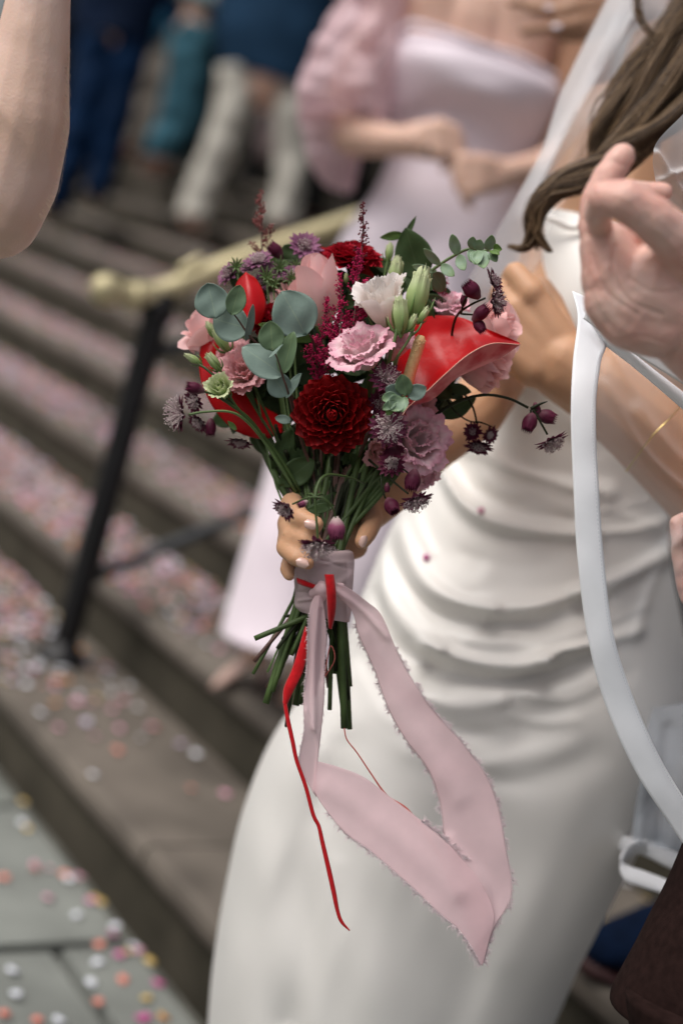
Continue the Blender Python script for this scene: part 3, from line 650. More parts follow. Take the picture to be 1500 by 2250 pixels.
# neckline band
tl = cat([(872, 72, D-.08), (905, 50, D-.13), (985, 72, D-.145), (1060, 100, D-.15), (1150, 128, D-.14), (1225, 172, D-.09)], 30); b = MB(); b.add(*tube([P(*a) for a in tl], .006, 8)); b.build('neckline', M['lilac'], bm)
def sleeve(rings, par, nr=44, nc=44, amp=.03):
    V, Fc, U = loft(rings, nr, nc, nzamp=amp, nzs=14); V = np.array(V)
    for i, v in enumerate(V): V[i] = v+BACK*.012*math.sin((i % nc)*1.3+nz(v, 9)*6)+BACK*.008*math.sin((i//nc)*.9+nz(v, 12)*5)
    return obj('sleeve', V, Fc, M['sleeve'], par, U)
s = sleeve([(838, -150, 960, -110, D, .07), (775, -40, 905, 20, D-.02, .085), (722, 60, 872, 120, D-.04, .10), (668, 150, 852, 215, D-.06, .115), (650, 215, 850, 262, D-.07, .11), (668, 252, 842, 275, D-.07, .09)], bm, amp=.035)
# open cuff hanging below the forearm
sh = sleeve([(660, 225, 800, 262, D-.03, .075), (668, 290, 790, 330, D-.02, .085), (680, 350, 785, 385, D-.0, .07), (712, 400, 770, 425, D+.01, .04)], bm, 30, 40, .03); sh.name = 'sleeve_ruffle'
sleeve([(1190, -130, 1300, -90, D, .07), (1225, -20, 1340, 20, D-.02, .085), (1238, 110, 1380, 160, D-.04, .10), (1240, 240, 1375, 290, D-.05, .1)], bm, 30, 36)
b = MB(); V, Fc = octa(P(940, 332, D-.275), .014); b.add(*ico(P(940, 328, D-.285), .008)); b.build('ring', M['iron2'], bm)
for (px, py, d, a) in ((520, 1492, 3.13, 3.9), (628, 1560, 3.2, 3.9)):
    tip = P(px-58, py+24, d); heel = P(px+75, py-52, d); dr = tip-heel; Ls = np.linalg.norm(dr); dr /= Ls; upw = np.array([0, 0, 1.]); sdv = np.cross(upw, dr); sdv /= np.linalg.norm(sdv)
    V = []; n = 16; rows = [(0, .4, .055), (.1, .95, .07), (.3, .9, .062), (.5, .95, .05), (.68, 1.1, .036), (.82, .85, .03), (.93, .45, .024), (1, .08, .016)]
    for (t, ww, hh) in rows:
        for k in range(n):
            an = 2*math.pi*k/n; V.append(heel+dr*t*Ls+sdv*math.cos(an)*.036*ww+upw*hh*(.5+.5*math.sin(an)))
    Fc = gridf(len(rows), n, True)+[tuple(range(n))[::-1], tuple(range((len(rows)-1)*n, len(rows)*n))]
    so_ = obj('shoe', V, Fc, M['shoe_nude'], bm)
    b = MB(); b.add(*tube([heel+upw*.01+dr*.02, heel-upw*.065+dr*.008], [.014, .006], 8)); b.build('heel', M['shoe_nude'], so_)
# small tattoo-like mark left out; confetti spot on the skirt is part of the photo only as blur

# ================================================================== BRIDE
DB = 1.78; M['tulle3'] = mat('tulle_layers', (.45, .50, .57), .8, alpha=.55)
br = empty('person', (P(900, 2250, 1.8)[0], P(900, 2250, 1.8)[1], 0.0), 'bride in an ivory satin dress holding the bouquet, seen from shoulder to thigh', 'person')
caps = []
# torso in two strands, hips, thighs, shins
chain(caps, [(1450, 120, 1.82, 75), (1420, 330, 1.80, 130), (1370, 560, 1.80, 150), (1300, 800, 1.82, 150), (1200, 1050, 1.84, 160), (1130, 1300, 1.84, 180)])
chain(caps, [(1640, 330, 1.84, 110), (1560, 560, 1.84, 130), (1460, 820, 1.86, 140), (1360, 1060, 1.86, 150), (1280, 1300, 1.88, 170)])
chain(caps, [(1130, 1300, 1.84, 170), (880, 1800, 1.80, 140), (760, 2300, 1.80, 100), (700, 3000, 1.80, 70), (640, 3500, 1.8, 45), (560, 3560, 1.7, 35)]); chain(caps, [(1280, 1300, 1.9, 160), (1150, 1800, 1.9, 130), (1000, 2300, 1.92, 100), (880, 3000, 1.95, 70), (820, 3500, 1.95, 45), (760, 3560, 1.85, 35)])
chain(caps, [(1560, 100, 1.84, 90), (1600, 0, 1.86, 65), (1640, -100, 1.86, 80)]); chain(caps, [(1640, -120, 1.84, 140), (1690, -260, 1.86, 150)]); chain(caps, [(1450, 130, 1.84, 75), (1570, 130, 1.86, 100), (1740, 280, 1.86, 90)])
# right arm (holds the bouquet): shoulder, elbow behind the other hand, forearm, wrist
chain(caps, [(1340, 270, 1.82, 88), (1290, 380, 1.80, 80), (1190, 620, 1.76, 72), (1085, 840, 1.66, 66), (1045, 900, 1.60, 68), (940, 985, 1.53, 60), (850, 1085, 1.46, 52), (775, 1150, 1.43, 46)])
# palm behind the stems
for (a, c) in (((780, 1110), (660, 1095)), ((785, 1140), (655, 1140)), ((785, 1170), (655, 1185)), ((780, 1200), (655, 1225))): chain(caps, [(a[0], a[1], 1.435, 30), (c[0], c[1], 1.432, 27)])
# four fingers curling round from the left to the front
chain(caps, [(655, 1092, 1.43, 27), (640, 1110, 1.385, 27), (658, 1138, 1.340, 24), (695, 1152, 1.330, 19)])
chain(caps, [(650, 1135, 1.43, 26), (632, 1150, 1.385, 25), (640, 1176, 1.345, 22), (672, 1188, 1.332, 19), (700, 1196, 1.332, 16)])
chain(caps, [(652, 1180, 1.43, 26), (632, 1185, 1.385, 24), (626, 1205, 1.345, 21), (652, 1228, 1.330, 20), (676, 1238, 1.328, 17)])
chain(caps, [(655, 1222, 1.43, 23), (638, 1232, 1.395, 20), (630, 1252, 1.37, 17), (636, 1266, 1.362, 14)])
# thumb comes round the right side
chain(caps, [(800, 1110, 1.435, 34), (815, 1145, 1.41, 27), (806, 1172, 1.385, 23), (795, 1192, 1.370, 18)])
# left arm: elbow lower right, forearm up to the hand at chest height
chain(caps, [(1740, 300, 1.84, 90), (1760, 700, 1.70, 84), (1680, 1080, 1.6, 84), (1560, 1080, 1.58, 104), (1420, 930, 1.56, 104), (1320, 850, 1.55, 92), (1240, 795, 1.545, 66)])
chain(caps, [(1335, 870, 1.56, 84), (1235, 815, 1.55, 70), (1175, 765, 1.55, 48)])
for (a, c) in (((1215, 735), (1165, 640)), ((1200, 765), (1130, 680)), ((1185, 790), (1112, 722)), ((1170, 810), (1106, 758))): chain(caps, [(1250, 790, 1.55, 55), (*a, 1.545, 44), (*c, 1.545, 34)])
for f in ([(1165, 645, 1.54, 34), (1132, 600, 1.55, 26), (1120, 610, 1.59, 22), (1120, 650, 1.62, 20)], [(1140, 680, 1.545, 33), (1100, 640, 1.56, 24), (1092, 655, 1.60, 21), (1100, 690, 1.62, 19)],
          [(1115, 722, 1.545, 30), (1080, 700, 1.565, 23), (1075, 712, 1.60, 20), (1085, 735, 1.62, 18)], [(1106, 758, 1.545, 27), (1072, 745, 1.57, 20), (1070, 757, 1.60, 18), (1080, 770, 1.615, 16)]): chain(caps, f)
chain(caps, [(1235, 740, 1.56, 36), (1215, 665, 1.59, 24), (1190, 625, 1.61, 20)])
organic('body', caps, .0032, 8, M['skin_bride'], br)
for (px, py, d, ax, L, Wd, tl) in ((683, 1151, 1.3205, (1, -.32), .0135, .0098, (0, .35, 1)), (664, 1237, 1.3185, (1, -.4), .0128, .0092, (0, .1, 1)), (800, 1190, 1.360, (-.35, -1), .0125, .0088, (.7, 0, 1)), (702, 1194, 1.3225, (1, -.25), .0095, .0075, (0, .2, 1))):
    nail(px, py, d, ax, L, Wd, M['nail'], br, tl)
# dress
rings = [(1165, 468, 1640, 640, 1.80, .10), (1150, 560, 1610, 740, 1.80, .135), (1120, 680, 1560, 860, 1.80, .145), (1060, 830, 1520, 980, 1.81, .12), (985, 960, 1470, 1110, 1.82, .115), (915, 1060, 1460, 1200, 1.82, .13),
         (850, 1180, 1480, 1330, 1.82, .16), (800, 1300, 1500, 1450, 1.82, .185), (740, 1440, 1490, 1580, 1.82, .20), (610, 1600, 1450, 1720, 1.81, .20), (540, 1760, 1390, 1860, 1.81, .20), (498, 1930, 1310, 2010, 1.82, .21),
         (475, 2080, 1240, 2150, 1.84, .22), (455, 2300, 1150, 2380, 1.88, .24), (430, 2700, 1080, 2780, 1.95, .27), (420, 3100, 1040, 3200, 2.0, .3)]
cr = [([(962, 985), (975, 1050), (1015, 1105), (1080, 1142), (1180, 1168), (1300, 1176)], 12, .024), ([(1300, 1172), (1390, 1165), (1480, 1140)], 11, .012),
      ([(990, 975), (1060, 990), (1130, 1032), (1230, 1062), (1330, 1085)], 14, .012), ([(1000, 1010), (1045, 1080), (1120, 1115), (1250, 1140)], 22, -.018), ([(1100, 1000), (1180, 1050), (1300, 1060)], 12, -.006), ([(1040, 1000), (1070, 1060), (1130, 1090)], 10, .007),
      ([(1160, 1120), (1280, 1128), (1420, 1100)], 10, .006), ([(1330, 1120), (1420, 1150), (1480, 1180)], 9, .006),
      ([(925, 1070), (935, 1130), (975, 1200), (1040, 1240)], 22, -.009), ([(905, 1080), (918, 1150), (950, 1215)], 10, .010), ([(1020, 1215), (1120, 1245), (1200, 1240)], 14, -.005),
      ([(868, 1135), (893, 1215), (935, 1280), (1000, 1320), (1080, 1337)], 13, .022), ([(1060, 1338), (1170, 1330), (1270, 1300)], 15, .016), ([(1260, 1298), (1370, 1262), (1475, 1215)], 11, .020),
      ([(860, 1190), (890, 1275), (960, 1352), (1070, 1378)], 15, -.016), ([(1080, 1375), (1200, 1368), (1330, 1322)], 13, -.012),
      ([(835, 1215), (845, 1300), (890, 1375), (960, 1422)], 12, .014), ([(930, 1412), (1030, 1450), (1130, 1462), (1195, 1450)], 13, .022), ([(1185, 1448), (1230, 1428), (1320, 1408), (1400, 1385)], 10, .018), ([(1030, 1405), (1150, 1418), (1290, 1385), (1420, 1330)], 9, .009),
      ([(820, 1300), (860, 1410), (950, 1470)], 16, -.015), ([(960, 1478), (1090, 1500), (1210, 1485), (1310, 1445)], 16, -.022),
      ([(805, 1350), (835, 1440), (900, 1505)], 11, .012), ([(890, 1515), (990, 1545), (1100, 1540)], 14, .012), ([(1150, 1520), (1240, 1540), (1330, 1500)], 14, .010), ([(1200, 1560), (1290, 1535), (1380, 1480)], 16, -.010), ([(1060, 1560), (1180, 1590), (1260, 1580)], 14, .008),
      ([(800, 1450), (860, 1550), (960, 1600), (1080, 1620)], 26, -.010), ([(790, 1480), (830, 1560), (900, 1610)], 12, .007),
      ([(840, 1290), (800, 1400), (760, 1480)], 18, .010), ([(815, 1270), (790, 1340), (780, 1400)], 9, .007), ([(900, 1640), (1050, 1680), (1250, 1640)], 20, .006), ([(980, 1700), (1150, 1720), (1300, 1660)], 24, -.006),
      ([(700, 1560), (610, 1750), (560, 2000), (545, 2250)], 60, .016), ([(760, 1650), (700, 1850), (660, 2050), (640, 2250)], 55, -.024), ([(900, 1660), (860, 1900), (820, 2250)], 90, .015), ([(1150, 1600), (1080, 1900), (990, 2250)], 60, -.012), ([(1280, 1650), (1220, 1850), (1120, 2100)], 50, .004), ([(740, 1900), (700, 2100), (690, 2250)], 22, .006),
      ([(1180, 500), (1300, 620), (1330, 740)], 30, .006), ([(1190, 640), (1260, 760), (1300, 950)], 30, -.008), ([(1180, 800), (1230, 900), (1330, 960)], 16, .006), ([(1120, 880), (1200, 950), (1300, 990)], 16, -.006)]
cr = [(l, w_*1.25, a*(.78 if abs(a) > .0115 and w_ < 18 else .32 if w_ < 18 else .62)) for l, w_, a in cr]
V, Fc, U = loft(rings, 300, 240, creases=cr, expo=2.2, nzamp=.004, nzs=7)
dress = obj('satin_dress', V, Fc, M['satin'], br, U)
b = MB(); b.add(*tube([P(*a) for a in cat([(1172, 470, 1.72), (1215, 482, 1.70), (1262, 500, 1.695), (1330, 470, 1.68), (1410, 440, 1.69), (1520, 500, 1.7)], 30)], .004, 8)); b.build('neckline', M['satin'], dress)
if 0: V, Fc, U = sheet([(1172, 470, 1.722), (1262, 502, 1.70), (1340, 470, 1.685), (1420, 440, 1.69), (1530, 500, 1.70)], [(1150, 560, 1.715), (1250, 600, 1.672), (1340, 600, 1.66), (1430, 600, 1.66), (1540, 640, 1.67)], 40, 16, bulge=.012)
pass
# bracelet
bc = cat([(1375, 1035, 1.487), (1400, 1000, 1.470), (1435, 955, 1.455), (1470, 920, 1.462), (1492, 895, 1.50)], 60); b = MB()
for i in range(0, 59): 
    p0, p1 = P(*bc[i]), P(*bc[i+1]); b.add(*capsule(p0, .0011, p1, .0011, 6))
b.build('bracelet', M['gold'], br)
# hair: clumps of strands along guide curves
def hair(guides, n, spread, rad, par, seed, name='hair_lock'):
    rr = random.Random(seed); b = MB()
    for i in range(n):
        g = rr.choice(guides); q = cat(g, 60); q = q[np.linspace(0, 59*(1-.22*rr.random()**2), 34).astype(int)]+np.outer(np.linspace(1, .25, 34), np.array([rr.gauss(0, 5), rr.gauss(0, 5), 0, 0])); a0 = rr.uniform(0, 6.28); r0 = math.sqrt(rr.random())
        ph, fr = rr.uniform(0, 6.28), rr.uniform(.5, 1.6); W = []
        for k, a in enumerate(q):
            t = k/33; s = a[3]*(1 if t < .7 else 1-(t-.7)*1.6)*(.55+.45*math.cos(ph+fr*6*t))
            dx, dy = r0*math.cos(a0+1.2*t)*a[3]*.8+s*.15, r0*math.sin(a0+1.2*t)*a[3]*.8
            W.append(P(a[0]+dx, a[1]+dy, a[2]+r0*math.sin(a0*2.3)*spread))
        rd = rad*rr.uniform(.5, 1.3); T_ = tube(W, [rd*(1-.75*(k/33)**2) for k in range(34)], 3, False); cu = rr.random(); b.add(*T_, np.tile([cu, .5], (len(T_[0]), 1)))
    return b.build(name, M['hair'], par)
hair([[(1560, -60, 1.66, 60), (1490, 60, 1.63, 60), (1420, 150, 1.61, 60), (1365, 235, 1.60, 55), (1320, 300, 1.60, 40), (1305, 350, 1.60, 22)],
      [(1590, 40, 1.62, 60), (1510, 130, 1.60, 60), (1440, 220, 1.59, 55), (1380, 290, 1.585, 40), (1330, 340, 1.585, 28), (1315, 380, 1.58, 16)],
      [(1600, 120, 1.60, 50), (1540, 190, 1.59, 50), (1470, 260, 1.58, 40), (1400, 300, 1.575, 34), (1340, 330, 1.57, 26)]], 2400, .03, .00042, br, 1)
hair([[(1420, 310, 1.575, 30), (1360, 350, 1.565, 28), (1300, 385, 1.56, 26), (1240, 395, 1.56, 26), (1195, 425, 1.56, 26), (1170, 475, 1.56, 25), (1170, 520, 1.56, 20), (1178, 545, 1.56, 12)],
      [(1400, 330, 1.575, 26), (1340, 380, 1.565, 24), (1280, 405, 1.56, 22), (1225, 420, 1.56, 22), (1185, 460, 1.56, 20), (1170, 510, 1.56, 18), (1150, 545, 1.56, 12), (1112, 540, 1.56, 5)],
      [(1400, 320, 1.57, 26), (1330, 360, 1.56, 22), (1270, 378, 1.56, 20), (1215, 400, 1.56, 18), (1180, 450, 1.56, 16), (1178, 510, 1.56, 12), (1200, 545, 1.56, 6), (1212, 552, 1.56, 2)]], 1500, .012, .0004, br, 2)
hair([[(1398, -20, 1.60, 8), (1402, 30, 1.60, 8), (1425, 70, 1.60, 8), (1460, 90, 1.60, 6), (1500, 70, 1.60, 6)], [(1470, 60, 1.6, 5), (1400, 110, 1.6, 5), (1350, 170, 1.6, 5), (1320, 220, 1.6, 3)]], 60, .004, .0004, br, 3)
fly = [[(1560+rb2.uniform(-60, 60), -60+rb2.uniform(-40, 60), 1.6, 3), (1440+rb2.uniform(-60, 50), 120+rb2.uniform(-50, 60), 1.59, 3), (1330+rb2.uniform(-40, 60), 260+rb2.uniform(-50, 60), 1.585, 3), (1280+rb2.uniform(-50, 60), 370+rb2.uniform(-40, 50), 1.58, 2)] for rb2 in [random.Random(k) for k in range(26)]]
hair(fly, 70, .004, .00028, br, 5)
fly = [[(1340+r2.uniform(-20, 20), 350+r2.uniform(-30, 20), 1.565, 3), (1250+r2.uniform(-25, 15), 385+r2.uniform(-30, 20), 1.56, 3), (1178+r2.uniform(-22, 22), 440+r2.uniform(-30, 30), 1.56, 3), (1165+r2.uniform(-30, 30), 520+r2.uniform(-20, 40), 1.56, 2)] for r2 in [random.Random(k+50) for k in range(20)]]
hair(fly, 50, .004, .00028, br, 6)
# veil: long fall behind the shoulder (two layers), in front of the arm the ribbon-edged panel
V, Fc, U = sheet([(1420, -160, 1.80), (1345, -20, 1.77), (1240, 190, 1.73), (1192, 330, 1.70), (1110, 480, 1.68), (1035, 610, 1.68), (1000, 690, 1.70), (985, 790, 1.72), (1010, 900, 1.75)],
                 [(1640, -160, 1.82), (1580, -20, 1.80), (1500, 190, 1.80), (1400, 400, 1.79), (1300, 560, 1.77), (1260, 700, 1.76), (1200, 800, 1.76), (1160, 880, 1.76), (1140, 960, 1.78)], 90, 40, nzamp=.02, nzs=9,
                 creases=[([(1400, 0), (1290, 200), (1150, 480)], 14, .012), ([(1470, 0), (1350, 220), (1230, 500)], 16, -.014)])
veil = obj('veil', V, Fc, M['tulle_back'], br, U)
V, Fc, U = sheet([(1410, -160, 1.79), (1340, -20, 1.76), (1236, 192, 1.715), (1188, 330, 1.69), (1106, 480, 1.668), (1030, 612, 1.67), (992, 690, 1.69), (980, 780, 1.70)],
                 [(1480, -160, 1.78), (1420, -20, 1.755), (1300, 192, 1.715), (1225, 330, 1.69), (1160, 480, 1.67), (1135, 612, 1.67), (1120, 690, 1.69), (1110, 780, 1.70)], 80, 14, nzamp=.012, nzs=12)
obj('veil_fold', V, Fc, M['tulle2'], br, U)
V, Fc, U = sheet([(1340, -160, 1.79), (1365, -30, 1.76), (1300, 150, 1.72), (1215, 330, 1.69), (1150, 480, 1.668), (1090, 612, 1.67), (1040, 690, 1.69)],
                 [(1560, -160, 1.80), (1480, -30, 1.79), (1400, 150, 1.76), (1215+30, 330, 1.70), (1180, 480, 1.69), (1150, 612, 1.69), (1100, 690, 1.70)], 80, 14, nzamp=.015, nzs=14)
obj('veil_fold', V, Fc, M['tulle2'], br, U)
# ribbon-edged front veil
RA = [(1256, 640, 1.33), (1268, 700, 1.32), (1258, 790, 1.31), (1253, 900, 1.30), (1258, 1050, 1.30), (1268, 1230, 1.305), (1290, 1400, 1.315), (1326, 1540, 1.325), (1392, 1690, 1.335), (1470, 1810, 1.345), (1560, 1940, 1.35)]
RB = [(1290, 655, 1.335), (1330, 745, 1.325), (1318, 800, 1.312), (1308, 900, 1.302), (1313, 1050, 1.300), (1326, 1230, 1.303), (1346, 1390, 1.310), (1386, 1520, 1.32), (1444, 1655, 1.33), (1512, 1770, 1.34), (1600, 1900, 1.35)]
V, Fc, U = sheet(RA, RB, 120, 10, bulge=.0015, nzamp=.0015, nzs=25)
vr = obj('veil_ribbon_edge', V, Fc, M['ribbon_satin'], br, U, thick=.0008)
b = MB(); qb = cat([(x-7, y-2, d-.004) for x, y, d in RB], 400)
for i in range(60, 396, 2): b.add(*capsule(P(*qb[i]), .00035, P(*qb[i+1]), .00035, 5))
b.build('stitching', M['stitch'], vr)
V, Fc, U = sheet([(1264, 650, 1.33), (1300, 700, 1.32), (1370, 760, 1.31), (1430, 808, 1.31), (1500, 862, 1.31), (1580, 925, 1.31)], [(1275, 712, 1.335), (1320, 752, 1.325), (1385, 802, 1.32), (1440, 848, 1.315), (1500, 900, 1.315), (1580, 968, 1.315)], 60, 8, bulge=.004)
obj('veil_ribbon_edge', V, Fc, M['ribbon_satin'], br, U, thick=.0008)
V, Fc, U = sheet([(1280, 700, 1.31), (1345, 748, 1.305), (1420, 795, 1.30), (1500, 845, 1.30), (1580, 900, 1.30)], [(1300, 660, 1.30), (1360, 690, 1.295), (1430, 730, 1.29), (1500, 770, 1.29), (1580, 820, 1.29)], 40, 12, nzamp=.006)
obj('veil_ribbon_edge', V, Fc, M['ribbon_satin'], br, U, thick=.0008)
V, Fc, U = sheet([(x, y, d+.002) for x, y, d in RB[1:]], [(1590, 930, 1.36), (1600, 1000, 1.40), (1600, 1100, 1.42), (1600, 1200, 1.43), (1600, 1300, 1.43), (1620, 1400, 1.43), (1640, 1500, 1.43), (1650, 1600, 1.42), (1660, 1700, 1.40), (1680, 1850, 1.38)], 120, 36, nzamp=.012, nzs=9,
                 creases=[([(1500, 1180), (1440, 1260), (1390, 1400)], 10, .006), ([(1400, 900), (1480, 1000), (1560, 1050)], 16, .008), ([(1340, 1290), (1420, 1240), (1500, 1170)], 10, .008), ([(1330, 840), (1420, 1000), (1560, 1120)], 8, .006)])
obj('veil', V, Fc, M['tulle'], br, U)
V, Fc, U = sheet([(1500, 250, 1.34), (1436, 322, 1.35), (1440, 390, 1.36), (1448, 450, 1.38)], [(1640, 300, 1.35), (1600, 360, 1.35), (1600, 420, 1.36), (1600, 500, 1.38)], 40, 30, nzamp=.02, nzs=16, creases=[([(1440, 340), (1500, 430), (1560, 470)], 8, .01), ([(1450, 400), (1500, 380), (1580, 360)], 8, .01)])
obj('veil_fold', V, Fc, M['tulle2'], br, U)
# lower fall of the veil and its looped ribbon hem, behind
V, Fc, U = sheet([(1440, 1560, 1.62), (1415, 1660, 1.62), (1398, 1760, 1.63), (1388, 1850, 1.64)], [(1700, 1500, 1.6), (1700, 1640, 1.6), (1690, 1760, 1.62), (1680, 1900, 1.64)], 50, 30, nzamp=.03, nzs=12, creases=[([(1420, 1660), (1400, 1850)], 9, .015), ([(1470, 1600), (1450, 1850)], 12, -.012)])
obj('veil_fold', V, Fc, M['tulle3'], br, U)
V, Fc, U = sheet([(1440, 1560, 1.68), (1405, 1660, 1.68), (1380, 1760, 1.68), (1372, 1846, 1.68)], [(1700, 1500, 1.7), (1700, 1640, 1.7), (1690, 1760, 1.7), (1680, 1900, 1.7)], 50, 20, nzamp=.03, nzs=12)
obj('veil_fold', V, Fc, M['tulle2'], br, U)
for (A, Bq) in (([(1335, 1828, 1.69), (1375, 1838, 1.67), (1420, 1846, 1.65), (1480, 1870, 1.64), (1560, 1900, 1.64)], [(1333, 1862, 1.69), (1368, 1870, 1.67), (1410, 1878, 1.65), (1470, 1908, 1.64), (1560, 1944, 1.64)]),
               ([(1420, 1846, 1.63), (1385, 1852, 1.625), (1362, 1880, 1.62), (1375, 1900, 1.62), (1420, 1916, 1.62), (1480, 1940, 1.62), (1560, 1980, 1.62)], [(1420, 1878, 1.65), (1392, 1880, 1.645), (1362, 1902, 1.62), (1372, 1934, 1.61), (1412, 1950, 1.61), (1470, 1970, 1.61), (1560, 2015, 1.61)])):
    V, Fc, U = sheet(A, Bq, 50, 8, bulge=.003); obj('veil_ribbon_edge', V, Fc, M['ribbon_satin'], br, U, thick=.001)
# stray petals caught on the dress
for (px, py, c, nm) in ((1056, 1122, 'pink', 'small rosy petal lying in the upper cowl fold of the satin dress'), (936, 1225, 'magenta', 'small pink petal stuck on the satin dress beside the bouquet stems')):
    dm = min((abs(X_-px)+abs(Y_-py), D_) for X_, Y_, D_ in [tuple(float(t) for t in proj(v)) for v in np.array([tuple(v.co) for v in dress.data.vertices])[::1]+wl(dress)] if abs(X_-px) < 12 and D_ < 1.82)[1] if True else 1.66
    o = bpy.data.objects.new('petal', CM[c]); COL.objects.link(o); o.matrix_world = frame(P(px, py, dm-.004), CDIR(-.1, .3, 1), .4, .42); tag(o, nm, 'petal')

# ================================================================== PEOPLE CUT BY THE FRAME
pl = empty('person', P(-300, 900, 1.4), 'person at the left edge showing only a bare raised elbow and forearm', 'person')
caps = []
chain(caps, [(112, -520, 1.27, 52), (104, -260, 1.27, 58), (90, -30, 1.28, 67), (70, 120, 1.29, 85), (44, 260, 1.30, 112), (16, 390, 1.31, 114), (-12, 462, 1.31, 108)])
chain(caps, [(-12, 440, 1.31, 110), (-60, 455, 1.32, 116), (-300, 330, 1.36, 140), (-520, 200, 1.42, 170)])
for (a, c) in (((92, -540), (60, -640)), ((108, -545), (88, -655)), ((122, -545), (116, -650)), ((136, -540), (144, -635))): chain(caps, [(110, -500, 1.27, 40), (*a, 1.27, 26), (*c, 1.26, 19), (c[0]-10, c[1]-80, 1.24, 15), (c[0]-22, c[1]-130, 1.22, 12)])
chain(caps, [(130, -500, 1.27, 32), (175, -570, 1.26, 22), (190, -640, 1.25, 17)])
lb_ = organic('body', caps, .003, 12, M['skin_pale'], pl)
co = np.empty(len(lb_.data.vertices)*3); lb_.data.vertices.foreach_get('co', co); co = co.reshape(-1, 3); no = np.array([tuple(v.normal) for v in lb_.data.vertices]); X, Y, D_ = proj(co+wl(pl)); fr = np.clip(no @ BACK, 0, 1); dsp = np.zeros(len(co))
for line, wd, amp in (([(-10, 230), (20, 265), (55, 310), (85, 360)], 12, .0007), ([(-20, 270), (20, 320), (60, 380)], 30, -.0009), ([(60, 60), (80, 220), (100, 330)], 26, .0012), ([(0, 470), (40, 490), (80, 470)], 20, -.0005), ([(20, 520), (60, 505), (90, 470)], 9, -.0004)): dsp += np.exp(-(pdist(X, Y, line)/wd)**2)*amp*fr
dsp += np.array([.00016*nz(c, 50)+.00008*nz(c, 200, 3) for c in co]); co += no*dsp[:, None]; lb_.data.vertices.foreach_set('co', co.ravel()); lb_.data.update()
V, Fc, U = loft([(-900, -100, -430, 60, 1.5, .14), (-900, 300, -420, 420, 1.5, .16), (-960, 700, -460, 800, 1.52, .15), (-1050, 1200, -560, 1300, 1.55, .17), (-1250, 2200, -700, 2300, 1.6, .2), (-1450, 3400, -900, 3500, 1.65, .25)], 60, 40, nzamp=.02, nzs=6); obj('blouse', V, Fc, M['navy'], pl, U)
b = MB(); rh = random.Random(11)
for i in range(420):
    y = rh.uniform(20, 470); q = cat([(155, 0), (153, 150), (150, 270), (130, 400), (80, 500)], 50); k = int((y/500)*49); ex = q[k][0]
    x = ex-6-rh.uniform(-1, 1)*3 if rh.random() < .6 else ex-rh.uniform(0, 120)
    off = (155-x)/150
    d = 1.29-.036*math.sin(min(1, max(0, off))*math.pi*.9)
    p0 = P(x-3, q[k][1], d-.001); p1 = P(x+rh.uniform(2, 7), q[k][1]+rh.uniform(4, 14), d-.0025); p2 = P(x+rh.uniform(3, 8), q[k][1]+rh.uniform(16, 30), d-.002)
    if x > ex-12: b.add(*tube([p0, p1, p2], [.00006, .00005, .00002], 3, False))
b.build('arm_hair', mat('fair_hair', (.45, .33, .22), .5), pl)

ph = empty('person', P(1760, 900, 1.15), 'person at the right edge showing only a pale curled hand with raised forefinger', 'person')
caps = []; d = 1.15
# palm and wrist
chain(caps, [(1780, 900, 1.2, 130), (1620, 790, 1.18, 120), (1500, 690, 1.16, 108), (1420, 645, d, 100)])
chain(caps, [(1500, 690, 1.16, 105), (1395, 660, d, 92), (1350, 610, d, 76), (1330, 545, d, 60)])
chain(caps, [(1450, 720, d, 70), (1385, 700, d, 72), (1350, 660, d, 70)])
# raised finger along the left edge
chain(caps, [(1330, 570, d, 52), (1304, 500, d+.0, 36), (1310, 440, d+.0, 36), (1334, 392, d-.0, 35), (1357, 354, d-.0, 31), (1366, 343, d-.0, 29)])
# thick folded finger lying across the top
chain(caps, [(1570, 640, d-.0, 80), (1500, 540, d-.04, 56), (1430, 478, d-.055, 50), (1372, 440, d-.06, 46), (1330, 436, d-.055, 40)]); chain(caps, [(1330, 436, d-.055, 38), (1312, 470, d-.035, 30), (1318, 500, d-.01, 26)])
